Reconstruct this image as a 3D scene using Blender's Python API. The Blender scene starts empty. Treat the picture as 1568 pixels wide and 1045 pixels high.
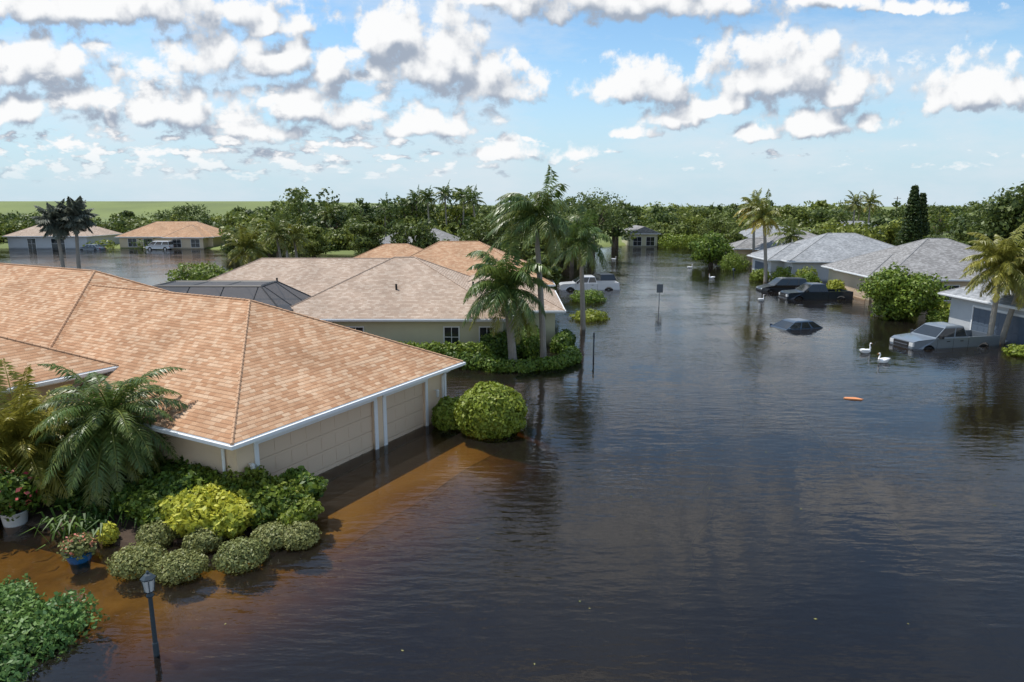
import bpy, math, random
import numpy as np
from mathutils import Vector, Matrix
R = np.random.default_rng(7)
random.seed(7)
scene = bpy.context.scene
def rad(a): return math.radians(a)

# ------------------------------------------------------------------ materials
def newmat(name):
    m = bpy.data.materials.new(name); m.use_nodes = True
    nt = m.node_tree; nt.nodes.clear()
    out = nt.nodes.new("ShaderNodeOutputMaterial")
    return m, nt, out
def N(nt, t, **kw):
    n = nt.nodes.new(t)
    for k, v in kw.items():
        if k.startswith("i_"):
            n.inputs[k[2:].replace("_", " ")].default_value = v
        else: setattr(n, k, v)
    return n
def L(nt, a, b): nt.links.new(a, b)
def c4(c): return (c[0], c[1], c[2], 1)

def simple(name, col, rough=0.6, metal=0.0, var=0.12, scale=3.0, bump=0.0, spec=0.4):
    m, nt, out = newmat(name)
    b = N(nt, "ShaderNodeBsdfPrincipled"); b.inputs["Roughness"].default_value = rough
    b.inputs["Metallic"].default_value = metal
    b.inputs["Specular IOR Level"].default_value = spec
    tc = N(nt, "ShaderNodeTexCoord")
    no = N(nt, "ShaderNodeTexNoise", i_Scale=scale, i_Detail=6.0, i_Roughness=0.65)
    L(nt, tc.outputs["Object"], no.inputs["Vector"])
    mx = N(nt, "ShaderNodeMix", data_type='RGBA')
    mx.inputs[6].default_value = c4([x*(1-var) for x in col]); mx.inputs[7].default_value = c4([min(1, x*(1+var)) for x in col])
    L(nt, no.outputs["Fac"], mx.inputs[0]); L(nt, mx.outputs[2], b.inputs["Base Color"])
    if bump > 0:
        n2 = N(nt, "ShaderNodeTexNoise", i_Scale=scale*12, i_Detail=4.0)
        L(nt, tc.outputs["Object"], n2.inputs["Vector"])
        bp = N(nt, "ShaderNodeBump", i_Strength=0.5, i_Distance=bump)
        L(nt, n2.outputs["Fac"], bp.inputs["Height"]); L(nt, bp.outputs[0], b.inputs["Normal"])
    L(nt, b.outputs[0], out.inputs[0])
    return m

def stucco(name, col):
    """stucco wall with a damp, stained band just above the flood line"""
    m, nt, out = newmat(name)
    b = N(nt, "ShaderNodeBsdfPrincipled", i_Roughness=.9); b.inputs["Specular IOR Level"].default_value=.25
    geo = N(nt, "ShaderNodeNewGeometry"); sp = N(nt, "ShaderNodeSeparateXYZ"); L(nt, geo.outputs["Position"], sp.inputs[0])
    no = N(nt, "ShaderNodeTexNoise", i_Scale=1.2, i_Detail=7.0, i_Roughness=.65); L(nt, geo.outputs["Position"], no.inputs["Vector"])
    ad = N(nt, "ShaderNodeMath", operation='MULTIPLY_ADD'); ad.inputs[1].default_value=-.35; L(nt, no.outputs["Fac"], ad.inputs[0]); L(nt, sp.outputs[2], ad.inputs[2])
    mr = N(nt, "ShaderNodeMapRange"); mr.inputs[1].default_value=-.12; mr.inputs[2].default_value=.12; mr.inputs[3].default_value=.6; mr.inputs[4].default_value=1; L(nt, ad.outputs[0], mr.inputs[0])
    m2 = N(nt, "ShaderNodeMapRange"); m2.inputs[3].default_value=.86; m2.inputs[4].default_value=1.12; L(nt, no.outputs["Fac"], m2.inputs[0])
    mu = N(nt, "ShaderNodeMath", operation='MULTIPLY'); L(nt, mr.outputs[0], mu.inputs[0]); L(nt, m2.outputs[0], mu.inputs[1])
    vs = N(nt, "ShaderNodeVectorMath", operation='SCALE'); vs.inputs[0].default_value=col; L(nt, mu.outputs[0], vs.inputs["Scale"]); L(nt, vs.outputs[0], b.inputs["Base Color"])
    n2 = N(nt, "ShaderNodeTexNoise", i_Scale=22.0, i_Detail=4.0); L(nt, geo.outputs["Position"], n2.inputs["Vector"])
    bp = N(nt, "ShaderNodeBump", i_Strength=.5, i_Distance=.01); L(nt, n2.outputs["Fac"], bp.inputs["Height"]); L(nt, bp.outputs[0], b.inputs["Normal"])
    L(nt, b.outputs[0], out.inputs[0]); return m

def shingle(name, c1, c2, c3):
    m, nt, out = newmat(name)
    uv = N(nt, "ShaderNodeUVMap")
    br = N(nt, "ShaderNodeTexBrick", offset=0.37, squash=1.0)
    br.inputs["Color1"].default_value = (0, 0, 0, 1); br.inputs["Color2"].default_value = (1, 1, 1, 1)
    br.inputs["Mortar"].default_value = (0.4, 0.4, 0.4, 1)
    br.inputs["Scale"].default_value = 1.0; br.inputs["Mortar Size"].default_value = 0.005
    br.inputs["Brick Width"].default_value = 0.23; br.inputs["Row Height"].default_value = 0.14
    nw = N(nt, "ShaderNodeTexNoise", i_Scale=1.7, i_Detail=2.0); L(nt, uv.outputs[0], nw.inputs["Vector"])
    w2 = N(nt, "ShaderNodeVectorMath", operation='MULTIPLY_ADD'); w2.inputs[1].default_value=(.35,.012,0); L(nt, nw.outputs["Color"], w2.inputs[0]); L(nt, uv.outputs[0], w2.inputs[2])
    L(nt, w2.outputs[0], br.inputs["Vector"])
    ramp = N(nt, "ShaderNodeValToRGB")
    e = ramp.color_ramp.elements
    e[0].position = 0.05; e[0].color = c4(c1); e[1].position = 0.95; e[1].color = c4(c3)
    k = e.new(0.5); k.color = c4(c2)
    L(nt, br.outputs["Color"], ramp.inputs[0])
    no = N(nt, "ShaderNodeTexNoise", i_Scale=0.5, i_Detail=6.0, i_Roughness=0.65)
    L(nt, uv.outputs[0], no.inputs["Vector"])
    n2 = N(nt, "ShaderNodeTexNoise", i_Scale=45.0, i_Detail=3.0)
    L(nt, uv.outputs[0], n2.inputs["Vector"])
    mr = N(nt, "ShaderNodeMapRange"); mr.inputs[1].default_value = 0.3; mr.inputs[2].default_value = 0.7
    mr.inputs[3].default_value = 0.80; mr.inputs[4].default_value = 1.14
    L(nt, no.outputs["Fac"], mr.inputs[0])
    mr2 = N(nt, "ShaderNodeMapRange"); mr2.inputs[1].default_value = 0.25; mr2.inputs[2].default_value = 0.75
    mr2.inputs[3].default_value = 0.72; mr2.inputs[4].default_value = 1.28
    L(nt, n2.outputs["Fac"], mr2.inputs[0])
    mu = N(nt, "ShaderNodeMath", operation='MULTIPLY'); L(nt, mr.outputs[0], mu.inputs[0]); L(nt, mr2.outputs[0], mu.inputs[1])
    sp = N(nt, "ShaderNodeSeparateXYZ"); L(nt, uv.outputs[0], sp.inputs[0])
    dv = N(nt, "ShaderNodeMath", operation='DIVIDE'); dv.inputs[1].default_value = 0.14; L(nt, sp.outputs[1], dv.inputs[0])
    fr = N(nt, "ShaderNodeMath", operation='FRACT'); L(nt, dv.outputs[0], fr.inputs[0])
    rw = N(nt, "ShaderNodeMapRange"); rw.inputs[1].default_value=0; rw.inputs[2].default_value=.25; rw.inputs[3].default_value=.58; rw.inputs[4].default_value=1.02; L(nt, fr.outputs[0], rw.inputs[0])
    mf = N(nt, "ShaderNodeMath", operation='SUBTRACT'); mf.inputs[0].default_value = 1.0
    L(nt, br.outputs["Fac"], mf.inputs[1])
    m3 = N(nt, "ShaderNodeMapRange"); m3.inputs[3].default_value = 0.75; m3.inputs[4].default_value = 1.0
    L(nt, mf.outputs[0], m3.inputs[0])
    mm = N(nt, "ShaderNodeMath", operation='MULTIPLY'); L(nt, mu.outputs[0], mm.inputs[0]); L(nt, m3.outputs[0], mm.inputs[1])
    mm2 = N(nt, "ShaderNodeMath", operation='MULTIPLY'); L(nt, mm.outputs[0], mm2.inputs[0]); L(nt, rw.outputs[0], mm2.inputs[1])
    vm = N(nt, "ShaderNodeVectorMath", operation='SCALE'); L(nt, ramp.outputs[0], vm.inputs[0]); L(nt, mm2.outputs[0], vm.inputs["Scale"])
    b = N(nt, "ShaderNodeBsdfPrincipled"); b.inputs["Roughness"].default_value = 0.95; b.inputs["Specular IOR Level"].default_value = 0.15
    L(nt, vm.outputs[0], b.inputs["Base Color"])
    bp = N(nt, "ShaderNodeBump", i_Strength=0.6, i_Distance=0.02, invert=True)
    L(nt, fr.outputs[0], bp.inputs["Height"]); L(nt, bp.outputs[0], b.inputs["Normal"])
    L(nt, b.outputs[0], out.inputs[0])
    return m

def leafmat(name, dark, light, alt, trans=0.3, rough=0.5, spec=0.35):
    m, nt, out = newmat(name)
    a = N(nt, "ShaderNodeAttribute", attribute_name="shade")
    h = N(nt, "ShaderNodeAttribute", attribute_name="hue")
    mx = N(nt, "ShaderNodeMix", data_type='RGBA'); mx.inputs[6].default_value = c4(dark); mx.inputs[7].default_value = c4(light)
    L(nt, a.outputs["Fac"], mx.inputs[0])
    m2 = N(nt, "ShaderNodeMix", data_type='RGBA'); m2.inputs[7].default_value = c4(alt)
    L(nt, h.outputs["Fac"], m2.inputs[0]); L(nt, mx.outputs[2], m2.inputs[6])
    b = N(nt, "ShaderNodeBsdfPrincipled"); b.inputs["Roughness"].default_value = rough; b.inputs["Specular IOR Level"].default_value = spec
    t = N(nt, "ShaderNodeBsdfTranslucent")
    L(nt, m2.outputs[2], b.inputs["Base Color"]); L(nt, m2.outputs[2], t.inputs["Color"])
    ms = N(nt, "ShaderNodeMixShader"); ms.inputs[0].default_value = trans
    L(nt, b.outputs[0], ms.inputs[1]); L(nt, t.outputs[0], ms.inputs[2]); L(nt, ms.outputs[0], out.inputs[0])
    return m

M = {}
M['roofA'] = shingle("orange_tan_shingles", (0.36, 0.195, 0.108), (0.44, 0.262, 0.155), (0.51, 0.35, 0.23))
M['roofB'] = shingle("pinkish_tan_shingles", (0.35, 0.262, 0.20), (0.41, 0.315, 0.245), (0.47, 0.38, 0.305))
M['roofC'] = shingle("orange_brown_shingles", (0.38, 0.22, 0.13), (0.44, 0.27, 0.165), (0.49, 0.335, 0.215))
M['roofG'] = shingle("grey_shingles", (0.185, 0.18, 0.175), (0.24, 0.235, 0.23), (0.31, 0.305, 0.30))
M['roofG2'] = shingle("light_grey_shingles", (0.22, 0.23, 0.24), (0.28, 0.29, 0.30), (0.35, 0.36, 0.37))
M['capA'] = simple("ridge_cap_tan", (0.45, 0.275, 0.165), 0.95, var=0.25, scale=6)
M['capB'] = simple("ridge_cap_pink", (0.41, 0.31, 0.24), 0.95, var=0.2, scale=6)
M['capG'] = simple("ridge_cap_grey", (0.27, 0.265, 0.26), 0.95, var=0.2, scale=6)
M['white'] = simple("white_trim_paint", (0.70, 0.71, 0.71), 0.45, var=0.08)
M['soffit'] = simple("soffit_white", (0.62, 0.60, 0.56), 0.7, var=0.05)
M['wallA'] = stucco("beige_stucco", (0.68, 0.52, 0.36))
M['wallB'] = stucco("sage_stucco", (0.52, 0.50, 0.35))
M['wallC'] = stucco("cream_stucco", (0.60, 0.50, 0.36))
M['wallW'] = stucco("pale_grey_stucco", (0.48, 0.50, 0.51))
M['doorA'] = simple("garage_door_tan", (0.60, 0.46, 0.33), 0.6, var=0.06, scale=0.8)
M['doorD'] = simple("garage_door_slate", (0.08, 0.11, 0.15), 0.5, var=0.06)
M['glass'] = simple("window_glass_dark", (0.02, 0.025, 0.03), 0.06, var=0.2, spec=0.8)
M['bark'] = simple("bark", (0.14, 0.11, 0.08), 0.95, var=0.3, scale=4, bump=0.03)
M['palmbark'] = simple("palm_bark_grey", (0.30, 0.265, 0.22), 0.95, var=0.3, scale=5, bump=0.03)
M['bronze'] = simple("bronze_aluminium", (0.03, 0.03, 0.03), 0.4, metal=0.3)
M['leafT'] = leafmat("tree_leaves", (0.035, 0.065, 0.018), (0.145, 0.19, 0.045), (0.28, 0.31, 0.05))
M['leafP'] = leafmat("palm_leaves", (0.045, 0.095, 0.025), (0.14, 0.22, 0.05), (0.42, 0.34, 0.05), rough=0.38, spec=0.5)
M['leafPg'] = leafmat("silver_palm_leaves", (0.07, 0.09, 0.065), (0.19, 0.21, 0.16), (0.25, 0.22, 0.15))
M['leafH'] = leafmat("hedge_leaves", (0.04, 0.09, 0.016), (0.17, 0.27, 0.035), (0.42, 0.42, 0.04))
M['leafO'] = leafmat("olive_shrub_leaves", (0.09, 0.12, 0.04), (0.26, 0.30, 0.095), (0.38, 0.34, 0.13))
M['leafY'] = leafmat("golden_shrub_leaves", (0.16, 0.24, 0.02), (0.55, 0.54, 0.06), (0.66, 0.62, 0.10))
M['leafJ'] = leafmat("groundcover_leaves", (0.04, 0.11, 0.03), (0.17, 0.30, 0.075), (0.28, 0.36, 0.10))
M['flower'] = leafmat("pink_flowers", (0.45, 0.05, 0.07), (0.7, 0.25, 0.2), (0.7, 0.5, 0.2))
M['dark'] = simple("black_rubber", (0.015, 0.015, 0.015), 0.8)
M['swan'] = simple("white_feathers", (0.8, 0.8, 0.78), 0.7, var=0.04)
M['beak'] = simple("orange_beak", (0.6, 0.2, 0.03), 0.5)
M['post'] = simple("lamp_post_slate", (0.04, 0.055, 0.065), 0.45, var=0.3, scale=8)
M['potblue'] = simple("blue_glazed_pot", (0.02, 0.14, 0.36), 0.2, var=0.15)
M['potwhite'] = simple("white_pot", (0.6, 0.6, 0.57), 0.5, var=0.08)
M['mulch'] = simple("wet_mulch", (0.055, 0.035, 0.022), 0.9, var=0.5, scale=9, bump=0.03)
M['concrete'] = simple("driveway_concrete", (0.50, 0.43, 0.34), 0.9, var=0.25, scale=.7, bump=0.01)
M['asphalt'] = simple("asphalt", (0.05, 0.05, 0.05), 0.9, var=0.2)
M['steel'] = simple("galvanised_steel", (0.35, 0.36, 0.37), 0.4, metal=0.6)
M['signback'] = simple("sign_back_grey", (0.12, 0.13, 0.14), 0.5)
M['light'] = simple("lamp_glass", (0.6, 0.6, 0.58), 0.15)
M['chrome'] = simple("chrome", (0.4, 0.4, 0.42), 0.25, metal=0.9)
M['tail'] = simple("red_lamp", (0.35, 0.02, 0.02), 0.3)
M['driftwood'] = simple("orange_debris", (0.65, 0.25, 0.10), 0.6)

# ------------------------------------------------------------------ mesh accumulator
class Acc:
    def __init__(s): s.V=[]; s.F=[]; s.n=0; s.sh=[]; s.hu=[]
    def add(s, V, F, mi=0, shade=0.5, hue=0.0):
        V = np.asarray(V, dtype=np.float64).reshape(-1, 3); F = np.asarray(F, dtype=np.int64)
        if F.ndim == 1: F = F.reshape(1, -1)
        s.V.append(V); s.F.append((F + s.n, mi)); s.n += len(V)
        s.sh.append(np.broadcast_to(np.asarray(shade, dtype=np.float64), (len(V),)))
        s.hu.append(np.broadcast_to(np.asarray(hue, dtype=np.float64), (len(V),)))
    def mesh(s, name, mats, smooth=False):
        me = bpy.data.meshes.new(name)
        V = np.concatenate(s.V); me.vertices.add(len(V)); me.vertices.foreach_set("co", V.astype(np.float32).ravel())
        loops = np.concatenate([f.ravel() for f, _ in s.F]); tot = np.concatenate([np.full(len(f), f.shape[1]) for f, _ in s.F])
        mi = np.concatenate([np.full(len(f), m) for f, m in s.F])
        me.loops.add(len(loops)); me.loops.foreach_set("vertex_index", loops.astype(np.int32))
        st = np.concatenate([[0], np.cumsum(tot)[:-1]])
        me.polygons.add(len(tot)); me.polygons.foreach_set("loop_start", st.astype(np.int32))
        me.polygons.foreach_set("loop_total", tot.astype(np.int32))
        me.polygons.foreach_set("material_index", mi.astype(np.int32))
        me.polygons.foreach_set("use_smooth", np.full(len(tot), smooth))
        a = me.attributes.new("shade", 'FLOAT', 'POINT'); a.data.foreach_set("value", np.concatenate(s.sh).astype(np.float32))
        a = me.attributes.new("hue", 'FLOAT', 'POINT'); a.data.foreach_set("value", np.concatenate(s.hu).astype(np.float32))
        for m in mats: me.materials.append(m)
        me.update(calc_edges=True); me.validate()
        return me
def put(name, me, parent=None, loc=(0,0,0), rot=0.0, scale=1.0):
    o = bpy.data.objects.new(name, me); scene.collection.objects.link(o)
    o.location = loc; o.rotation_euler = (0, 0, rot)
    o.scale = (scale,)*3 if not hasattr(scale, '__len__') else scale
    if parent: o.parent = parent
    return o
def empty(name, loc=(0,0,0), rot=0.0):
    o = bpy.data.objects.new(name, None); scene.collection.objects.link(o)
    o.location = loc; o.rotation_euler = (0, 0, rot); o.empty_display_size = 0.5
    return o

BF = np.array([[0,3,2,1],[4,5,6,7],[0,1,5,4],[1,2,6,5],[2,3,7,6],[3,0,4,7]])
def box(acc, x0, x1, y0, y1, z0, z1, mi=0):
    acc.add([(x0,y0,z0),(x1,y0,z0),(x1,y1,z0),(x0,y1,z0),(x0,y0,z1),(x1,y0,z1),(x1,y1,z1),(x0,y1,z1)], BF, mi)
def tube(acc, pts, rads, k=8, mi=0, shade=0.5, hue=0.0, cap=True):
    pts = np.asarray(pts, float); n = len(pts); V = []
    for i in range(n):
        t = pts[min(i+1, n-1)] - pts[max(i-1, 0)]; t /= (np.linalg.norm(t)+1e-9)
        a = np.array([0,0,1.0]) if abs(t[2]) < 0.9 else np.array([1.0,0,0])
        u = np.cross(t, a); u /= np.linalg.norm(u); w = np.cross(t, u)
        for j in range(k):
            an = 2*math.pi*j/k; V.append(pts[i] + rads[i]*(math.cos(an)*u + math.sin(an)*w))
    F = [[i*k+j, i*k+(j+1)%k, (i+1)*k+(j+1)%k, (i+1)*k+j] for i in range(n-1) for j in range(k)]
    acc.add(V, F, mi, shade, hue)
    if cap:
        acc.add(V[:k], [list(range(k))], mi, shade, hue); acc.add(V[-k:], [list(range(k))[::-1]], mi, shade, hue)
def unit(n):
    d = R.normal(size=(n,3)); return d/np.linalg.norm(d, axis=1, keepdims=True)
def quads(acc, P, nrm, size, mi=0, shade=0.5, hue=0.0, aspect=1.7):
    n = len(P); a = unit(n); u = np.cross(nrm, a); u /= (np.linalg.norm(u, axis=1, keepdims=True)+1e-9); w = np.cross(nrm, u)
    s = size*R.uniform(0.6, 1.25, (n,1))
    V = np.empty((n,4,3)); V[:,0] = P-u*s*aspect*0.5; V[:,1] = P-w*s*0.5+u*s*0.1; V[:,2] = P+u*s*aspect*0.5; V[:,3] = P+w*s*0.5+u*s*0.1
    F = np.arange(n*4).reshape(n,4)
    acc.add(V.reshape(-1,3), F, mi, np.repeat(np.broadcast_to(shade, (n,)), 4), np.repeat(np.broadcast_to(hue, (n,)), 4))
def leafball(acc, c, r, n, size, mi=0, shade=0.5, hue=0.0, inner=0.25, bump=0.0, jitter=0.55):
    c = np.asarray(c, float); r = np.asarray(r if hasattr(r,'__len__') else (r,r,r), float)
    d = unit(n)
    rr = np.where(R.random(n) < inner, R.uniform(0.45, 0.9, n), R.uniform(0.86, 1.1, n))
    if bump > 0:
        ph = R.uniform(0, 6.28, 6)
        rr = rr*(1 + bump*(np.sin(d[:,0]*7+ph[0])*np.sin(d[:,1]*6+ph[1]) + 0.6*np.sin(d[:,2]*9+ph[2]+d[:,0]*5)))
    P = c + d*r*rr[:,None]
    nr = d/r; nr /= np.linalg.norm(nr, axis=1, keepdims=True); nr = nr + jitter*R.normal(size=(n,3)); nr /= np.linalg.norm(nr, axis=1, keepdims=True)
    sh = np.clip(shade + R.normal(0, 0.24, n), 0, 1)
    quads(acc, P, nr, size, mi, sh, np.clip(hue + R.normal(0, 0.08, n), 0, 1))

# ------------------------------------------------------------------ trees
def tree(acc, base, h, r, clumps, per, leaf, hue=0.0, shade=0.5, trunk=True, low=0.25, mi_leaf=1, mi_bark=0, cs=1.0):
    base = np.asarray(base, float)
    top = base + (R.normal(0, .2), R.normal(0, .2), h*0.55)
    if trunk:
        tube(acc, [base-(0,0,1.2), base+(0,0,h*.25), top], [r*.09+.08, r*.07+.06, r*.03], 6, mi_bark)
    cz = h*(low+1)/2; rz = h*(1-low)/2
    for i in range(clumps):
        d = unit(1)[0]; q = R.uniform(0.35, 0.85)
        cr = r*R.uniform(0.2, 0.44)*cs
        c = base + np.array([d[0]*r*q, d[1]*r*q, cz + d[2]*(rz-cr*.5)*min(1, q+.15)])
        c[2] = min(c[2], base[2]+h-cr*.75)
        if trunk and i < 7:
            tube(acc, [base+(0,0,h*.25), (base+(0,0,h*.3)+c)/2+(0,0,.2), c], [r*.04+.03, r*.025+.02, .02], 5, mi_bark)
        leafball(acc, c, (cr, cr, cr*R.uniform(.55,.85)), per, leaf, mi_leaf, np.clip(shade+R.normal(0,.2),0,1), hue, bump=.18)

def palm(acc, h, lean, nf, fl, wind, leaf_w=0.05, droop=1.5, pairs=30, trunk_r=0.17, hue=0.05, crown=True, el0=-25, el1=75, llen=0.24, hang=0.35, brown=0, base=(0,0,0)):
    n = 16; pts = []; rs = []
    for i in range(n+1):
        t = i/n; pts.append((base[0]+lean[0]*t**1.6, base[1]+lean[1]*t**1.6, base[2]-1.0 + (h+1.0)*t)); rs.append(trunk_r*(1.25 - .45*t + (.25 if t < .08 else 0))*(1+.05*(i%2)))
    tube(acc, pts, rs, 10, 0)
    top = np.array(pts[-1])
    if crown: tube(acc, [top-(0,0,.1), top+(0,0,.35), top+(0,0,.75)], [trunk_r*.9, trunk_r*.8, trunk_r*.35], 8, 1, 0.6, 0.0)
    wind = np.asarray(wind, float)
    for f in range(nf):
        az = 2*math.pi*(f*0.381966) + R.normal(0,.15); tt = (f+.5)/nf
        el = rad(el1 + (el0-el1)*tt + R.normal(0,6)); ln = fl*R.uniform(.82,1.1)
        d = np.array([math.cos(az)*math.cos(el), math.sin(az)*math.cos(el), math.sin(el)])
        p = top + (0,0,.45*(1-tt)) ; m = pairs; P = [p.copy()]; D = [d.copy()]
        for i in range(m):
            s = i/m
            d = d + (np.array([0,0,-1.0])*droop*(.35+s) + wind*(.4+s))/m; d /= np.linalg.norm(d)
            p = p + d*ln/m; P.append(p.copy()); D.append(d.copy())
        P = np.array(P); D = np.array(D)
        hu = np.clip(hue + (0.35 if tt > .82 else 0)*R.random() + R.normal(0,.05), 0, 1)
        if tt > 1-brown: hu = 0.95
        sh = np.clip(.5+R.normal(0,.15),0,1)
        tube(acc, P[::3], np.linspace(.028,.008,len(P[::3])), 4, 1, .75, min(1,hu+.15), cap=False)
        S = np.linspace(0,1,m+1)[2:]; PP = P[2:]; DD = D[2:]
        side = np.cross(DD, (0,0,1.0)); side /= (np.linalg.norm(side,axis=1,keepdims=True)+1e-6)
        for sg in (-1,1,-1,1):
            k = len(PP); ll = ln*llen*np.sin(np.pi*np.clip(S*.82+.14,0,1))*R.uniform(.75,1.15,k)
            P0 = PP + DD*R.uniform(-.5,.5,(k,1))*ln/m
            dirv = side*sg*.85 + DD*.55 + np.array([0,0,-hang]) + wind*.25 + R.normal(0,.17,(k,3)); dirv /= np.linalg.norm(dirv,axis=1,keepdims=True)
            tip = P0 + dirv*ll[:,None] + np.array([0,0,-1.0])*(ll*.28)[:,None]
            mid = P0 + dirv*(ll*.45)[:,None]
            V = np.empty((k,4,3)); V[:,0]=P0; V[:,1]=mid+DD*leaf_w*.5; V[:,2]=tip; V[:,3]=mid-DD*leaf_w*.5
            acc.add(V.reshape(-1,3), np.arange(k*4).reshape(k,4), 1, np.repeat(np.clip(sh+R.normal(0,.15,k),0,1),4), np.repeat(np.clip(hu+R.normal(0,.05,k)+(S>.9)*.1,0,1),4))

# ------------------------------------------------------------------ terrain
E0 = np.array([-7.01, 16.25]); e1 = np.array([.485,.875]); e2 = np.array([-.875,.485])
def AL(a, b): q = E0+a*e1+b*e2; return float(q[0]), float(q[1])
def seg_sd(px, py, poly):
    poly = np.asarray(poly, float); d = np.full(px.shape, 1e18); inside = np.zeros(px.shape, bool); n = len(poly)
    for i in range(n):
        a = poly[i]; b = poly[(i+1)%n]; e = b-a; wx = px-a[0]; wy = py-a[1]
        t = np.clip((wx*e[0]+wy*e[1])/(e@e), 0, 1); d = np.minimum(d, (wx-e[0]*t)**2+(wy-e[1]*t)**2)
        c = ((a[1] > py) != (b[1] > py)); xs = (b[0]-a[0])*(py-a[1])/((b[1]-a[1]) if b[1]!=a[1] else 1e-9)+a[0]
        inside ^= (c & (px < xs))
    d = np.sqrt(d); return np.where(inside, -d, d)
yardA = [(-60,11.5),(-9.8,11.8),(-7.2,12.1),(-4.6,14.5),(-2.9,17.2),(-1.1,20.3),(-.1,22.1),(.5,24),(-1.2,27),(-7,31.5),(-30,35),(-60,35)]
yardB = [(-24,34.5),(-6.5,35),(-1,31.5),(3.6,33.5),(4.5,40),(6,45),(7.5,55),(8,75),(6,100),(-24,100),(-28,60)]
yardR = [(27,30),(26.5,38),(26,50),(26,60),(26.5,75),(27.5,95),(30,140),(200,140),(200,20),(30,20)]
SLX=[-400,-110,-60,-45,-20,-6,8,14,22,34,60,200]; SLY=[132,132,131,120,112,104,108,128,141,140,134,150]
def sstep(x, a, b):
    t = np.clip((x-a)/(b-a), 0, 1); return t*t*(3-2*t)
def gz(x, y):
    x = np.asarray(x, float); y = np.asarray(y, float)
    z = np.full(x.shape, -1.9)
    sA = seg_sd(x,y,yardA) + .25*np.sin(x*1.3)+.2*np.sin(y*1.7+1)
    z = np.maximum(z, -.34 - .26*sstep(sA,-1.4,.6) - .9*sstep(sA,0,3.2)-.5*sstep(sA,2.5,9))
    for poly in (yardB, yardR):
        s = seg_sd(x,y,poly); z = np.maximum(z, np.where(s<0, -.45, -.45 - 1.1*sstep(s,0,3.0)-.35*sstep(s,3,9)))
    z = np.maximum(z, -1.9 + 2.3*sstep(y-np.interp(x,SLX,SLY), -6, 3))
    z = z + 11.5*sstep(y, 440, 600)*sstep(-x, 90, 200)
    return z
fx = np.concatenate([[-4000,-1500,-700,-400],np.arange(-260,-40,6),np.arange(-40,-14,1.5),np.arange(-14,8,.35),np.arange(8,40,1.5),np.arange(40,260,8),[400,700,1500,4000]])
fy = np.concatenate([[-300,-80,-30,-10,0,6],np.arange(9,30,.35),np.arange(30,60,1.5),np.arange(60,180,3),np.arange(190,430,25),np.arange(440,680,15),[800,1200,2000,4000,9000]])
gx, gy = np.meshgrid(fx, fy, indexing='xy'); gzz = gz(gx, gy)
nx, ny = len(fx), len(fy)
idx = np.arange(nx*ny).reshape(ny, nx)
F = np.stack([idx[:-1,:-1], idx[:-1,1:], idx[1:,1:], idx[1:,:-1]], -1).reshape(-1,4)
A = Acc(); A.add(np.stack([gx,gy,gzz],-1).reshape(-1,3), F, 0, (1-sstep(seg_sd(gx,gy,yardA),.2,1.8)).ravel())
m, nt, out = newmat("ground_soil_grass")
geo = N(nt,"ShaderNodeNewGeometry")
at = N(nt,"ShaderNodeAttribute",attribute_name="shade")
no = N(nt,"ShaderNodeTexNoise",i_Scale=0.9,i_Detail=8.0,i_Roughness=.7); L(nt,geo.outputs["Position"],no.inputs["Vector"])
n2 = N(nt,"ShaderNodeTexNoise",i_Scale=0.02,i_Detail=4.0); L(nt,geo.outputs["Position"],n2.inputs["Vector"])
rp_ = N(nt,"ShaderNodeMapRange"); rp_.inputs[1].default_value=.35; rp_.inputs[2].default_value=.65; L(nt,no.outputs["Fac"],rp_.inputs[0])
sand = N(nt,"ShaderNodeMix",data_type='RGBA'); sand.inputs[6].default_value=(.24,.20,.12,1); sand.inputs[7].default_value=(.48,.41,.28,1); L(nt,rp_.outputs[0],sand.inputs[0])
gr = N(nt,"ShaderNodeMix",data_type='RGBA'); gr.inputs[6].default_value=(.07,.095,.03,1); gr.inputs[7].default_value=(.20,.24,.06,1); L(nt,n2.outputs["Fac"],gr.inputs[0])
mx = N(nt,"ShaderNodeMix",data_type='RGBA'); L(nt,at.outputs["Fac"],mx.inputs[0]); L(nt,gr.outputs[2],mx.inputs[6]); L(nt,sand.outputs[2],mx.inputs[7])
b = N(nt,"ShaderNodeBsdfPrincipled",i_Roughness=.95); L(nt,mx.outputs[2],b.inputs["Base Color"]); L(nt,b.outputs[0],out.inputs[0])
put("ground", A.mesh("ground",[m],True))

A = Acc()
aa = np.linspace(.9,9.2,30); bb = np.linspace(.45,-2.6,14)
V = [(*AL(a,b_), float(gz(*AL(a,b_)))+.012) for b_ in bb for a in aa]
idx = np.arange(len(V)).reshape(14,30)
A.add(V, np.stack([idx[:-1,:-1], idx[:-1,1:], idx[1:,1:], idx[1:,:-1]],-1).reshape(-1,4))
put("driveway", A.mesh("driveway",[M['concrete']],True))
A = Acc(); cl = [(5,-20),(7,10),(10,30),(13,50),(16.5,80),(20,110),(23,125)]
V=[]
for i,(x,y) in enumerate(cl): V += [(x-3.6,y,-1.86),(x+3.6,y,-1.86)]
A.add(V,[[2*i,2*i+1,2*i+3,2*i+2] for i in range(len(cl)-1)])
put("road", A.mesh("road",[M['asphalt']]))

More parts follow.
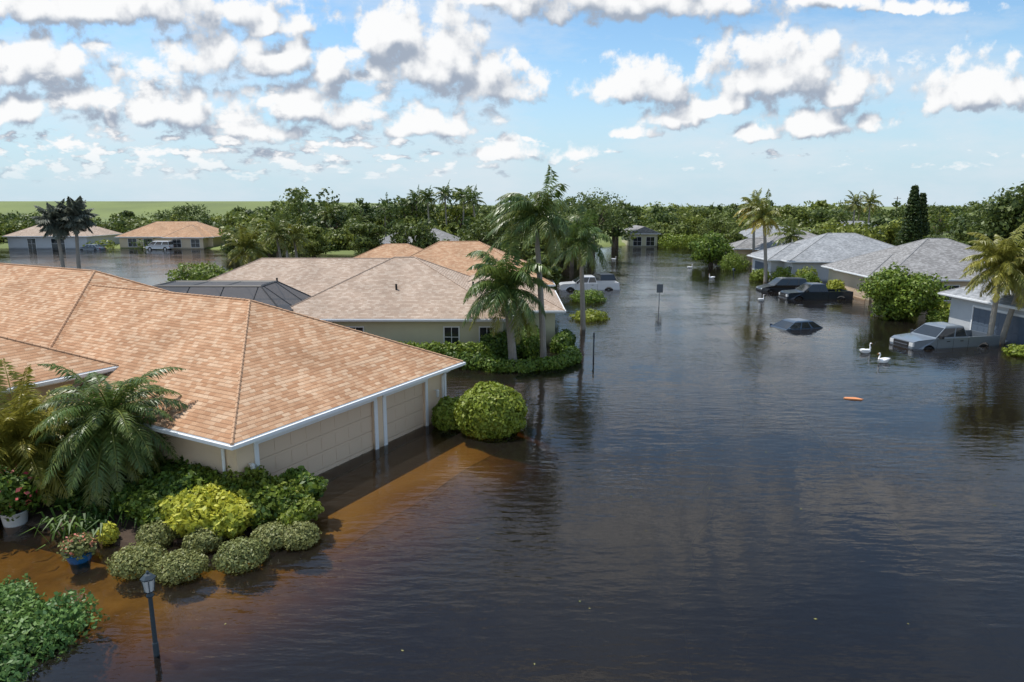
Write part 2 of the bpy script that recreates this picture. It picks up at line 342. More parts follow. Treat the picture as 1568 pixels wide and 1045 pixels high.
# ------------------------------------------------------------------ water
A = Acc(); box(A,-3000,3000,-250,3500,-2.6,0.0)
m, nt, out = newmat("flood_water")
geo = N(nt,"ShaderNodeNewGeometry")
def wn(scale, sx=1, sy=1, det=2.0, rough=.5, rot=0):
    mp = N(nt,"ShaderNodeMapping"); mp.inputs["Scale"].default_value=(sx,sy,1); mp.inputs["Rotation"].default_value=(0,0,rot)
    L(nt,geo.outputs["Position"],mp.inputs[0])
    n = N(nt,"ShaderNodeTexNoise",noise_dimensions='2D',i_Scale=scale,i_Detail=det,i_Roughness=rough); L(nt,mp.outputs[0],n.inputs["Vector"]); return n
a1 = wn(3.0,.4,1.35,3.0,.5,.3); a2 = wn(.6,.8,1.4,2.0,.5,-.3); a3 = wn(.09,1,1.7,3.0,.6)
mrr = N(nt,"ShaderNodeMapRange"); mrr.inputs[1].default_value=.40; mrr.inputs[2].default_value=.60; mrr.inputs[3].default_value=.4; mrr.inputs[4].default_value=1.5
L(nt,a3.outputs["Fac"],mrr.inputs[0])
h1 = N(nt,"ShaderNodeMath",operation='MULTIPLY'); L(nt,a1.outputs["Fac"],h1.inputs[0]); h1.inputs[1].default_value=.0165
h1b = N(nt,"ShaderNodeMath",operation='MULTIPLY'); L(nt,h1.outputs[0],h1b.inputs[0]); L(nt,mrr.outputs[0],h1b.inputs[1])
h2 = N(nt,"ShaderNodeMath",operation='MULTIPLY_ADD'); L(nt,a2.outputs["Fac"],h2.inputs[0]); h2.inputs[1].default_value=.012; L(nt,h1b.outputs[0],h2.inputs[2])
bp = N(nt,"ShaderNodeBump",i_Strength=1.0,i_Distance=1.0); L(nt,h2.outputs[0],bp.inputs["Height"])
fr = N(nt,"ShaderNodeFresnel",i_IOR=1.45); L(nt,bp.outputs[0],fr.inputs["Normal"])
gl = N(nt,"ShaderNodeBsdfGlossy",i_Roughness=.025); L(nt,bp.outputs[0],gl.inputs["Normal"])
tr = N(nt,"ShaderNodeBsdfTransparent"); mud = N(nt,"ShaderNodeBsdfDiffuse"); mud.inputs[0].default_value=(.17,.14,.12,1)
mt = N(nt,"ShaderNodeMixShader"); mt.inputs[0].default_value=.05; L(nt,tr.outputs[0],mt.inputs[1]); L(nt,mud.outputs[0],mt.inputs[2])
ms = N(nt,"ShaderNodeMixShader"); L(nt,fr.outputs[0],ms.inputs[0]); L(nt,mt.outputs[0],ms.inputs[1]); L(nt,gl.outputs[0],ms.inputs[2])
L(nt,ms.outputs[0],out.inputs[0])
va = N(nt,"ShaderNodeVolumeAbsorption"); va.inputs["Color"].default_value=(.655,.50,.08,1); va.inputs["Density"].default_value=3.3
L(nt,va.outputs[0],out.inputs["Volume"])
put("water", A.mesh("water",[m]))

# ------------------------------------------------------------------ houses
def hip(roof, fas, sof, cap, x0,x1,y0,y1,ze,sl,gable=False, capr=.045):
    W = x1-x0; D = y1-y0; along_x = W >= D; h = (D if along_x else W)/2; zr = ze+sl*h
    c = [(x0,y0,ze),(x1,y0,ze),(x1,y1,ze),(x0,y1,ze)]
    hh = 0.0 if gable else h
    if along_x: r = [(x0+hh,(y0+y1)/2,zr),(x1-hh,(y0+y1)/2,zr)]; polys=[[c[0],c[1],r[1],r[0]],[c[2],c[3],r[0],r[1]],[c[1],c[2],r[1]],[c[3],c[0],r[0]]]; hips=[(c[0],r[0]),(c[3],r[0]),(c[1],r[1]),(c[2],r[1]),(r[0],r[1])]
    else: r = [((x0+x1)/2,y0+hh,zr),((x0+x1)/2,y1-hh,zr)]; polys=[[c[1],c[2],r[1],r[0]],[c[3],c[0],r[0],r[1]],[c[0],c[1],r[0]],[c[2],c[3],r[1]]]; hips=[(c[0],r[0]),(c[1],r[0]),(c[3],r[1]),(c[2],r[1]),(r[0],r[1])]
    for q in polys:
        q = [Vector(v) for v in q]; u = (q[1]-q[0]).normalized(); nn = (q[1]-q[0]).cross(q[2]-q[0]).normalized(); w = nn.cross(u)
        uvs = [((p-q[0]).dot(u)+q[0].x*u.x+q[0].y*u.y+50,(p-q[0]).dot(w)) for p in q]
        roof.append(([tuple(v) for v in q], uvs))
    for a,b_ in hips:
        a = np.array(a); b_ = np.array(b_); ln=np.linalg.norm(b_-a)
        if ln>.2:
            n=int(ln/.22)
            for i in range(n):
                p=a+(b_-a)*i/n; q=a+(b_-a)*(i+1)/n; tube(cap,[p,q],[capr*1.15,capr*.85],5,0,cap=True)
    f = .17; t=.03
    box(fas,x0,x1,y0,y0+t,ze-f,ze-.004); box(fas,x0,x1,y1-t,y1,ze-f,ze-.004)
    box(fas,x0,x0+t,y0+t,y1-t,ze-f,ze-.004); box(fas,x1-t,x1,y0+t,y1-t,ze-f,ze-.004)
    g=.09
    box(fas,x0-g,x1+g,y0-g,y0-.003,ze-.12,ze-.03); box(fas,x0-g,x1+g,y1+.003,y1+g,ze-.12,ze-.03)
    box(fas,x0-g,x0-.003,y0-.003,y1+.003,ze-.12,ze-.03); box(fas,x1+.003,x1+g,y0-.003,y1+.003,ze-.12,ze-.03)
    sof.add([(x0+t,y0+t,ze-f+.02),(x1-t,y0+t,ze-f+.02),(x1-t,y1-t,ze-f+.02),(x0+t,y1-t,ze-f+.02)],[0,3,2,1])
def roofmesh(name, polys, mat):
    me = bpy.data.meshes.new(name); V=[]; F=[]; U=[]
    for q,uv in polys:
        F.append(list(range(len(V),len(V)+len(q)))); V += q; U += uv
    me.from_pydata(V,[],F); l = me.uv_layers.new(name="UVMap")
    for i,u in enumerate(U): l.data[i].uv = u
    me.materials.append(mat); me.update(); return me
def house(name, loc, rot, wings, roofm, wallm, capm, inset=.5, skipwalls=()):
    E = empty(name, (loc[0],loc[1],0), rot)
    rp=[]; fas=Acc(); sof=Acc(); cap=Acc(); wal=Acc()
    for i,w in enumerate(wings):
        x0,x1,y0,y1,ze,sl = w[:6]; gb = len(w)>6 and w[6]
        hip(rp,fas,sof,cap,x0,x1,y0,y1,ze,sl,gb)
        if i not in skipwalls:
            box(wal,x0+inset,x1-inset,y0+inset,y1-inset,-1.2,ze-.15-.003*i)
            if gb:
                xm=(x0+x1)/2; h=(x1-x0)/2-inset
                for yy in (y0+inset,y1-inset): wal.add([(x0+inset,yy,ze-.15),(x1-inset,yy,ze-.15),(xm,yy,ze-.15+sl*h)],[0,1,2])
    put("roof",roofmesh("roof",rp,roofm),E); put("fascia_and_gutters",fas.mesh("fascia",[M['white']]),E)
    put("soffit",sof.mesh("soffit",[M['soffit']]),E); put("ridge_caps",cap.mesh("caps",[capm]),E)
    if wal.V: put("walls",wal.mesh("walls",[wallm]),E)
    return E
def window(E, axis, pos, c, z0, z1, w, out, bars=(2,2), name="window"):
    A = Acc(); t=.06
    def bx(u0,u1,za,zb,d0,d1,mi):
        lo,hi = sorted((pos+out*d0,pos+out*d1))
        if axis=='x': box(A,lo,hi,u0,u1,za,zb,mi)
        else: box(A,u0,u1,lo,hi,za,zb,mi)
    bx(c-w/2,c+w/2,z0,z1,.003,.02,1)
    bx(c-w/2-t,c+w/2+t,z1,z1+t,.004,.06,0); bx(c-w/2-t,c+w/2+t,z0-t,z0,.004,.08,0)
    bx(c-w/2-t,c-w/2,z0,z1,.004,.06,0); bx(c+w/2,c+w/2+t,z0,z1,.004,.06,0)
    for i in range(1,bars[0]): u=c-w/2+w*i/bars[0]; bx(u-.015,u+.015,z0,z1,.021,.04,0)
    for i in range(1,bars[1]): z=z0+(z1-z0)*i/bars[1]; bx(c-w/2,c+w/2,z-.015,z+.015,.022,.043,0)
    put(name,A.mesh(name,[M['white'],M['glass']]),E)
def gdoor(E, axis, pos, u0, u1, z1, out, mat, secs=4, depth=-.12):
    A = Acc(); z0=-.4; H=(z1-z0)/secs
    def bx(a0,a1,za,zb,d0,d1,mi):
        lo,hi = sorted((pos+out*d0,pos+out*d1))
        if axis=='x': box(A,lo,hi,a0,a1,za,zb,mi)
        else: box(A,a0,a1,lo,hi,za,zb,mi)
    bx(u0,u1,z0,z1,depth-.05,depth,0)
    nc=max(2,round((u1-u0)/.6))
    for i in range(secs):
        a=z0+i*H+.01; b_=z0+(i+1)*H-.01
        bx(u0+.01,u1-.01,a,b_,depth+.001,depth+.022,0)
        for j in range(nc):
            w=(u1-u0-.04)/nc; ua=u0+.02+j*w
            bx(ua+.06,ua+w-.06,a+.07,b_-.07,depth+.023,depth+.031,0)
    put("garage_door",A.mesh("garage_door",[mat]),E)

HA = house("garage_house",(E0[0],E0[1]),math.atan2(.875,.485),
   [(0,10.56,0,22,2.15,.5),(-.3,12.3,9.3,32,2.13,.5),(-9,1.66,7.3,17,3.0,.5)], M['roofA'],M['wallA'],M['capA'],skipwalls=(0,))
W = Acc(); zt=1.997; wx0,wx1=.5,10.06; T=.2
ops=[(1.17,5.95),(6.52,8.80)]
box(W,wx0,ops[0][0],.5,.5+T,-1.2,zt); box(W,ops[0][1],ops[1][0],.5,.5+T,-1.2,zt); box(W,ops[1][1],wx1,.5,.5+T,-1.2,zt)
for o in ops: box(W,o[0],o[1],.5,.5+T,1.72,zt)
box(W,wx0,wx0+T,.5+T,21,-1.2,zt); box(W,wx1-T,wx1,.5+T,21,-1.2,zt)
put("garage_walls",W.mesh("garage_walls",[M['wallA']]),HA)
for o in ops: gdoor(HA,'y',.5,o[0],o[1],1.72,-1,M['doorA'])
W = Acc()
for (a,b_) in ((ops[0][0]-.12,ops[0][0]+.02),(ops[0][1]-.02,ops[0][1]+.14),(ops[1][0]-.14,ops[1][0]+.02),(ops[1][1]-.02,ops[1][1]+.12)):
    box(W,a,b_,.46,.497,-1.2,1.70)
for o in ops: box(W,o[0]-.12,o[1]+.12,.455,.497,1.705,1.83)
box(W,9.96,10.08,.44,.495,-1.2,zt-.01)
tube(W,[(.25,.95,1.98),(.32,.95,1.85),(.44,.95,1.72),(.44,.95,-.6)],[.045]*4,8)
tube(W,[(10.3,.3,1.98),(10.2,.36,1.85),(9.8,.42,1.72),(9.8,.42,-.6)],[.04]*4,8)
put("door_trim_and_downspouts",W.mesh("trim",[M['white']]),HA)
W = Acc()
for a in (.85,9.35):
    tube(W,[(a,.48,1.25),(a,.36,1.27),(a,.34,1.2)],[.02,.02,.02],6); tube(W,[(a,.34,1.30),(a,.34,1.25),(a,.34,1.02),(a,.34,.98)],[.02,.07,.055,.02],8)
put("wall_lanterns",W.mesh("wall_lanterns",[M['light']]),HA)
window(HA,'y',7.8,-1.6,.3,1.6,1.5,-1,(3,3)); window(HA,'y',7.8,-4.2,.3,1.6,1.5,-1,(3,3))
HB = house("pink_roof_house",(0,0),0,
   [(-13,0,35.6,47.4,2.15,.475),(-5.6,3.0,38.6,48.2,2.14,.45),(-22,-3,41.2,51.4,2.12,.47)],M['roofB'],M['wallB'],M['capB'])
for c in (-3.25,-1.35): window(HB,'y',36.1,c,.55,1.6,.75,-1,(2,2))
window(HB,'x',2.5,42,.4,1.6,1.3,1,(2,2)); window(HB,'y',36.1,-8.6,.55,1.6,1.2,-1,(3,2))
W = Acc()
for (x,y,z) in ((-2.2,38.5,3.5),(-6.5,38.2,3.4),(-15,43.5,3.2)): tube(W,[(x,y,z-.3),(x,y,z+.3)],[.06,.06],8)
put("roof_vents",W.mesh("vents",[M['bronze']]),HB)
HC = house("orange_roof_house",(0,0),0,[(-12,3.2,51.5,63.5,2.15,.49),(-17,-4,57,68,2.13,.45)],M['roofC'],M['wallC'],M['capA'])
window(HC,'x',2.7,55,.4,1.6,1.4,1)
HF = house("grey_roof_house",(0,0),rad(-3),[(27.4,42,57.0,70,2.15,.46),(27.2,35,59.5,66.5,2.14,.45)],M['roofG'],M['wallC'],M['capG'])
gdoor(HF,'x',27.7,60.7,65.4,1.6,-1,M['doorA'],depth=.02)
HE = house("grey_roof_house",(0,0),rad(-2),[(27.0,43,74,87,2.2,.42),(25.6,34,76.5,84,2.18,.42)],M['roofG2'],M['wallW'],M['capG'])
gdoor(HE,'x',26.1,78,82.5,1.6,-1,M['doorD'],depth=.02)
HH = house("grey_roof_house",(0,0),0,[(33.5,47,93,105,2.2,.42),(31,40,96,102,2.15,.42)],M['roofG'],M['wallC'],M['capG'])
HI = house("grey_roof_house",(0,0),0,[(37,53,113,125,2.3,.4)],M['roofG2'],M['wallW'],M['capG'])
HG = house("grey_roof_house",(0,0),rad(2),[(30.6,45,28,45,2.25,.48)],M['roofG2'],M['wallW'],M['capG'])
gdoor(HG,'x',31.1,37.6,42.2,1.6,-1,M['doorD'],depth=.02)
W=Acc(); 
for y in (37.5,42.2): box(W,31.02,31.097,y,y+.1,-.5,1.65)
box(W,31.02,31.097,37.5,42.3,1.653,1.78); put("door_trim",W.mesh("trim",[M['white']]),HG)
window(HG,'x',31.1,34.9,.3,1.5,1.2,-1)
for (hh,xx,ys) in ((HE,27.5,(74.9,)),(HF,27.9,(58.4,)) ,(HH,31.5,(97.5,100))):
    for y in ys: window(hh,'x',xx,y,.4,1.6,1.0,-1)
for x in (33,37,40): window(HF,'y',57.5,x,.4,1.6,1.2,-1)
HD = house("gabled_green_house",(0,0),0,[(23.0,29.5,137,148,2.6,.42,True)],M['roofG'],M['wallB'],M['capG'])
window(HD,'y',137.5,25,.2,1.9,1.6,-1); window(HD,'y',137.5,27.6,.2,1.9,1.6,-1)
HJ = house("grey_roof_house",(0,0),0,[(58,74,128,140,2.6,.42)],M['roofG2'],M['wallC'],M['capG'])
HK = house("tan_roof_house",(0,0),0,[(-76,-57,132,143,2.2,.5),(-66,-58,130,138,2.18,.55)],M['roofC'],M['wallC'],M['capB'])
for x in (-73,-70,-63.5,-60): window(HK,'y',132.5 if x<-66 else 130.5,x,.3,1.8,1.6,-1)
HL = house("tan_roof_house",(0,0),0,[(-96,-80,130,142,2.4,.48)],M['roofB'],M['wallW'],M['capB'])
window(HL,'y',130.5,-86,.0,1.9,2.5,-1); window(HL,'y',130.5,-91,.0,1.9,1.5,-1)
HM = house("grey_roof_house",(0,0),0,[(-22,-8,108,118,2.3,.45)],M['roofG'],M['wallC'],M['capG'])

# --- pool enclosure
A = Acc(); x0,x1,y0,y1=-21.0,-11.8,34.9,40.8; zl,zh=2.5,3.75; i_=1.7
c=[(x0,y0,zl),(x1,y0,zl),(x1,y1,zl),(x0,y1,zl)]; t_=[(x0+i_,y0+i_,zh),(x1-i_,y0+i_,zh),(x1-i_,y1-i_,zh),(x0+i_,y1-i_,zh)]
for a,b_ in [(0,1),(1,2),(2,3),(3,0)]:
    tube(A,[c[a],c[b_]],[.05]*2,4); tube(A,[t_[a],t_[b_]],[.05]*2,4)
for k in range(4): tube(A,[c[k],t_[k]],[.05]*2,4); tube(A,[c[k],(c[k][0],c[k][1],-1)],[.05]*2,4)
for k in range(1,5):
    x=x0+(x1-x0)*k/5; xa=min(max(x,x0+i_),x1-i_)
    tube(A,[(x,y0,-1),(x,y0,zl),(xa,y0+i_,zh),(xa,y1-i_,zh),(x,y1,zl)],[.035]*5,4)
for k in range(1,3):
    y=y0+(y1-y0)*k/3; tube(A,[(x0,y,zl),(x0+i_,y,zh),(x1-i_,y,zh),(x1,y,zl)],[.035]*4,4)
S = Acc()
for a,b_ in [(0,1),(1,2),(2,3),(3,0)]: S.add([c[a],c[b_],t_[b_],t_[a]],[0,1,2,3]); S.add([(c[a][0],c[a][1],-.5),(c[b_][0],c[b_][1],-.5),c[b_],c[a]],[0,1,2,3])
S.add(t_,[0,1,2,3])
m, nt, out = newmat("insect_screen")
d = N(nt,"ShaderNodeBsdfDiffuse"); d.inputs[0].default_value=(.12,.125,.135,1); t = N(nt,"ShaderNodeBsdfTransparent"); ms=N(nt,"ShaderNodeMixShader"); ms.inputs[0].default_value=.75
L(nt,t.outputs[0],ms.inputs[1]); L(nt,d.outputs[0],ms.inputs[2]); L(nt,ms.outputs[0],out.inputs[0])
EN = empty("screened_pool_enclosure"); put("frame",A.mesh("frame",[M['bronze']]),EN); put("screen",S.mesh("screen",[m]),EN)

# ------------------------------------------------------------------ vegetation
bt = [M['bark'],M['leafT']]
A = Acc()
def belt(n,x0,x1,y0,y1,h0,h1,per=46,cl=15,leaf=.5,lo=.12,rr=(2.6,5.6),hm=.2):
    for _ in range(n):
        x=R.uniform(x0,x1); y=R.uniform(y0,y1); h=h0+(h1-h0)*R.beta(1.5,2.2); kind=R.random()
        r_=R.uniform(*rr); hu=float(np.clip(R.normal(hm,.28),0,.95)); sd_=R.uniform(.05,.95)
        if kind<.18: tree(A,(x,y,0),h*1.05,r_*.62,cl,per,leaf*.9,hue=hu,shade=sd_,low=.1,cs=1.25)
        elif kind<.5: tree(A,(x,y,0),h*.86,r_*1.4,cl+6,per,leaf,hue=hu*.6,shade=sd_*.7,low=.2,cs=.8)
        elif kind<.53 and y<180: palm(A,h*.9,(R.normal(0,.4),0),16,2.4,(-.4,0,0),leaf_w=.16,droop=1.9,trunk_r=.16,pairs=14,hue=.12,base=(x,y,0))
        else: tree(A,(x,y,0),h,r_,cl,per,leaf*R.uniform(.7,1.1),hue=hu,shade=sd_,low=lo)
belt(60,-150,-50,148,178,5.5,8.4); belt(24,-110,-60,146,154,4,7)
belt(40,-56,-8,124,160,7,11.5); belt(18,-48,-10,120,126,3.5,7,hm=.4); belt(8,-50,-10,128,150,11,13,rr=(4,6))
belt(22,-12,22,118,150,7.5,12.5); belt(12,-8,10,108,118,5.5,10)
belt(60,28,80,150,200,6.5,10.4); belt(25,30,60,143,150,4,7.5,hm=.35)
belt(55,60,160,138,200,6.2,10)
belt(14,68,96,92,108,8,10.5,per=80,cl=22,leaf=.42,hm=.1); belt(14,50,66,105,122,4.5,7.0,hm=.3)
belt(70,-90,330,260,420,7.5,11.5,per=26,cl=12,leaf=1.0,rr=(7,12))
belt(30,-300,-140,150,260,5.5,8,per=30,cl=10,leaf=.9,rr=(5,8)); belt(30,150,320,150,260,7,9.5,per=30,cl=10,leaf=.9,rr=(5,8))
put("distant_trees",A.mesh("distant_trees",bt))
A = Acc()
for _ in range(150):
    x=R.uniform(-150,110); sl=float(np.interp(x,SLX,SLY))
    if -98<x<-55 and R.random()<.75: continue
    if 21<x<31: continue
    h=R.uniform(1.2,3.2); leafball(A,(x,sl+R.uniform(-1,8),h*.4),(R.uniform(1.5,3),R.uniform(1.5,3),h*.6),170,.4,1,R.uniform(.1,.7),R.uniform(0,.5),bump=.15)
put("shoreline_shrubs",A.mesh("shoreline_shrubs",bt))

def onetree(name,x,y,h,r,cl=26,per=150,leaf=.22,hue=.1,shade=.5,low=.2,mat='leafT'):
    A=Acc(); tree(A,(0,0,0),h,r,cl,per,leaf,hue,shade,low=low); put(name,A.mesh(name,[M['bark'],M[mat]]),None,(x,y,-.2))
onetree("ficus_tree",28.3,49.2,4.0,2.9,60,300,.15,.15,.42,low=.0,mat='leafH')
onetree("broadleaf_tree",27,93,4.8,3.2,34,160,.25,.1,.42,low=.02,mat='leafH')
for (x,y,h,r,hu) in [(13,112,11.5,6.5,.05),(5,100,9,4.5,.1),(-4,90,7.5,3.5,.2),(-12,86,7,3.2,.15),(-34,100,6,3.6,.4),(-30,104,5.5,3,.5),(-39,103,5,2.6,.5),(3,78,6,3,.2),(8,92,8.5,3.5,.05),(-42,107,5.5,3,.1),(-20,96,6.5,3,.2),
    (1.8,55,4.8,1.9,.1),(38,128,7,4,.25),(46,106,5.5,3,.4),(52,84,5,3.2,.2),(49,66,4.5,2.6,.3),(-95,120,5,3,.0),(-100,127,7,4,0),(-88,110,4.5,2.6,0),(35,109,5,2.4,.3),(-70,150,9,5,.1)]:
    onetree("oak_tree",x,y,h,r,28,140,.26,hu,R.uniform(.3,.7),low=.12)
for (x,y,h,r) in [(67,91,11.3,6),(75,92,12.4,7.5),(84,96,12.6,8)]:
    onetree("live_oak_tree",x,y,h,r,60,170,.36,.08,.35,low=.05)
def pine(x,y,h):
    A=Acc(); tube(A,[(0,0,-1),(0,0,h)],[.2,.03],6)
    z=1.0
    while z<h:
        rr=(1-z/h)*h*.2+.3
        for k in range(7):
            an=k*2*math.pi/7+z; c=(math.cos(an)*rr*.55,math.sin(an)*rr*.55,z); leafball(A,c,(rr*.5,rr*.5,.26),50,.22,1,.05,0)
        z+=.5
    put("norfolk_pine",A.mesh("norfolk_pine",bt),None,(x,y,0))
pine(56.5,98,11.0); pine(58.6,99.5,9.8)
def addpalm(name,x,y,mat='leafP',z=None,**kw):
    A=Acc(); palm(A,**kw); put(name,A.mesh(name,[M['palmbark'],M[mat]]),None,(x,y,z if z is not None else (-.25 if y<130 else .2)))
addpalm("foxtail_palm",.1,34.2,h=3.9,lean=(-.4,0),nf=32,fl=3.0,wind=(-.45,0,0),leaf_w=.085,droop=2.8,trunk_r=.2,pairs=34,hue=.06,el0=-20,el1=80,hang=.5)
addpalm("windblown_palm",1.7,35.6,h=7.5,lean=(-.5,0),nf=30,fl=3.0,wind=(-1.6,.1,0),leaf_w=.085,droop=2.3,trunk_r=.15,pairs=34,hue=.08,el0=-25,el1=65,hang=.5)
addpalm("windblown_palm",4.7,44.3,h=5.9,lean=(-.3,0),nf=28,fl=2.8,wind=(-1.3,.1,0),leaf_w=.085,droop=2.5,trunk_r=.15,pairs=30,hue=.06,el0=-25,el1=75,hang=.5)
addpalm("queen_palm",27.2,73,h=7.0,lean=(-.7,0),nf=26,fl=2.6,wind=(-.5,0,0),leaf_w=.1,droop=2.1,trunk_r=.17,pairs=24,hue=.3,brown=.3)
addpalm("queen_palm",33.5,95,h=7.8,lean=(-.5,0),nf=26,fl=2.8,wind=(-.5,0,0),leaf_w=.12,droop=2.1,trunk_r=.17,pairs=24,hue=.3,brown=.35)
addpalm("queen_palm",28.2,39.6,h=4.7,lean=(.3,.2),nf=34,fl=2.5,wind=(-.3,0,0),leaf_w=.085,droop=2.0,trunk_r=.15,pairs=30,hue=.5,hang=.5)
addpalm("queen_palm",29.0,39.8,h=4.3,lean=(.9,-.1),nf=34,fl=2.4,wind=(-.3,0,0),leaf_w=.085,droop=2.0,trunk_r=.15,pairs=30,hue=.55,hang=.5)
addpalm("bismarck_palm",-56.4,86,mat='leafPg',h=6.3,lean=(-.3,0),nf=34,fl=2.5,wind=(-.2,0,0),leaf_w=.28,droop=.9,trunk_r=.2,pairs=18,hue=.05,llen=.35,el0=-50)
addpalm("bismarck_palm",-54.8,86.5,mat='leafPg',h=6.8,lean=(.4,0),nf=34,fl=2.5,wind=(-.2,0,0),leaf_w=.28,droop=.9,trunk_r=.2,pairs=18,hue=.05,llen=.35,el0=-50)
addpalm("coconut_palm",-29.8,78,h=3.4,lean=(-.2,0),nf=28,fl=3.2,wind=(-.3,0,0),leaf_w=.15,droop=1.5,trunk_r=.2,pairs=24,hue=.35)
for (x,y,h,hu) in [(-27.5,82,4.8,.25),(-26.2,84,4.4,.3),(-24,131,7,.05),(-21,134,7.4,.1),(-15,126,9.5,.05),(-12,128,10,.05),(-9,127,9.8,.08),(-18,130,8.7,.05),(-6,122,9,.1),(-33,126,6.5,.2),
      (64,130,8.0,.3),(69,134,8.2,.3),(34,84,4.5,.2),(-31,95,4.6,.2),(-102,128,7,0)]:
    addpalm("palm_tree",x,y,h=h,lean=(R.normal(0,.3),0),nf=22,fl=2.6,wind=(-.4,0,0),leaf_w=.14,droop=1.7,trunk_r=.15,pairs=18,hue=hu)
addpalm("pygmy_date_palm",-10.9,17.6,z=-.2,h=2.35,lean=(.1,0),nf=64,fl=2.2,wind=(0,0,0),leaf_w=.038,droop=1.9,trunk_r=.12,pairs=50,hue=.08,crown=False,el0=-45,el1=60,llen=.19,hang=.2)
addpalm("pygmy_date_palm",-11.8,18.3,z=-.2,h=1.3,lean=(-.4,0),nf=40,fl=1.6,wind=(0,0,0),leaf_w=.036,droop=1.8,trunk_r=.10,pairs=44,hue=.05,crown=False,el0=-30,el1=65,llen=.2,hang=.2)
addpalm("yellow_areca_palm",-13.4,17.6,z=-.2,h=1.6,lean=(.1,0),nf=50,fl=2.1,wind=(0,0,0),leaf_w=.05,droop=1.7,trunk_r=.08,pairs=40,hue=.6,crown=False,el0=-25,el1=70,llen=.26,hang=.3)

def shrub(name,x,y,z,r,n,leaf,mat,hue=0.0,shade=.5,bump=.06,parts=None,inner=.25):
    A=Acc()
    tube(A,[(0,0,-.6),(0,0,r[2]*.3)],[.04,.03],5)
    if parts:
        for (dx,dy,dz,q) in parts: leafball(A,(dx+R.normal(0,.06),dy+R.normal(0,.06),dz),(r[0]*q,r[1]*q,r[2]*q*R.uniform(.8,1.2)),int(n*q*q),leaf,1,np.clip(shade+R.normal(0,.15),0,1),np.clip(hue+R.normal(0,.07),0,1),bump=bump,inner=inner,jitter=.8)
    else: leafball(A,(0,0,0),r,n,leaf,1,shade,hue,bump=bump,inner=inner)
    return put(name,A.mesh(name,[M['bark'],M[mat]]),None,(x,y,z))
for (x,y,r) in [(-8.4,14.1,.53),(-7.35,13.85,.5),(-6.2,14.35,.54),(-5.8,15.25,.43),(-5.15,15.3,.45),(-8.6,15.35,.46),(-7.35,15.1,.44),(-5.85,16.0,.35)]:
    shrub("clipped_round_shrub",x,y,.15,(r*R.uniform(.97,1.1),r,r*R.uniform(.6,.72)),3800,.045,'leafO',hue=R.uniform(.1,.35),shade=R.uniform(.5,.65),bump=.07,inner=.4)
blob=[(0,0,0,.75),(.5,.1,.1,.6),(-.5,0,.05,.6),(.1,-.4,0,.6),(.1,.5,.15,.6)]
shrub("golden_shrub",-7.9,15.95,.5,(.85,.7,.55),3200,.09,'leafY',hue=.3,shade=.65,parts=blob,bump=.16)
shrub("golden_shrub",-7.0,15.7,.42,(.65,.55,.5),2400,.09,'leafY',hue=.3,shade=.6,parts=blob,bump=.16)
shrub("golden_shrub",-9.75,15.25,.22,(.22,.22,.26),500,.06,'leafY',hue=.4,shade=.7)
for (x,y,z,a,h,hu) in [(-6.3,16.3,.5,.7,.5,.25),(-5.9,17.0,.55,.6,.5,.1),(-8.6,17.0,.65,.8,.55,.05),(-9.5,16.6,.5,.7,.5,.1),(-7.4,17.1,.7,.7,.5,.2),(-10.2,17.3,.4,.7,.5,0),(-5.6,16.1,.35,.45,.4,.3),(-8.8,16.2,.4,.6,.45,.1),(-11.8,17.6,.35,.8,.5,0),(-9.2,18.3,.6,.8,.6,.05)]:
    shrub("garden_shrub",x,y,z,(a,a,h),2100,.095,'leafH',hue=hu,shade=R.uniform(.12,.4),parts=blob,bump=.18)
A=Acc()
for k in range(150):
    az=R.uniform(0,6.28); x,y=R.normal(0,.45,2); l=R.uniform(.4,.85); d=np.array([math.cos(az),math.sin(az)])
    p0=np.array([x,y,0]); p1=p0+np.array([d[0]*l*.35,d[1]*l*.35,l*.7]); p2=p0+np.array([d[0]*l*.9,d[1]*l*.9,l*.5]); w=np.array([-d[1],d[0],0])*.028
    s_=R.uniform(.0,.5)
    A.add([p0-w,p0+w,p1+w,p1-w],[0,1,2,3],1,s_,0); A.add([p1-w,p1+w,p2],[0,1,2],1,s_,0)
put("lily_clump",A.mesh("lily_clump",[M['bark'],M['leafH']]),None,(-10.7,16.1,-.05))
A=Acc(); pts=[(-11.8,15.6),(-10.2,15.0),(-9,14.6),(-8.2,14.9),(-6.6,14.9),(-5.6,15.5),(-5.5,16.4),(-6.2,17.0)]+[AL(.45,.6),AL(.45,7.5),(-14.5,17.8),(-13.5,16.2)]
cx=np.mean([p[0] for p in pts]); cy=np.mean([p[1] for p in pts])
V=[(cx,cy,.10)]+[(cx+(x-cx)*.7,cy+(y-cy)*.7,.07) for x,y in pts]+[(x,y,-.36) for x,y in pts]; n=len(pts)
A.add(V,[[0,1+i,1+(i+1)%n] for i in range(n)]); A.add(V,[[1+i,1+n+i,1+n+(i+1)%n,1+(i+1)%n] for i in range(n)])
put("mulch_bed",A.mesh("mulch_bed",[M['mulch']]))
A=Acc()
for k in range(90):
    x=R.uniform(-12.8,-8.5); y=R.uniform(10.3,13.5)
    if y>13.4+(x+12)*-.3-.0 or x>-8.3-(13-y)*.1: continue
    if y>12.0+(-8.3-x)*.5: continue
    leafball(A,(x,y,R.uniform(.0,.25)),(R.uniform(.3,.5),R.uniform(.3,.5),R.uniform(.2,.32)),480,.065,1,R.uniform(.1,.75),R.uniform(0,.25),bump=.25,jitter=1.1)
put("groundcover_shrub",A.mesh("groundcover_shrub",[M['bark'],M['leafJ']]))
shrub("round_ixora_shrub",-.75,23.7,.65,(1.18,1.1,1.0),16000,.095,'leafH',hue=.35,shade=.55,bump=.05)
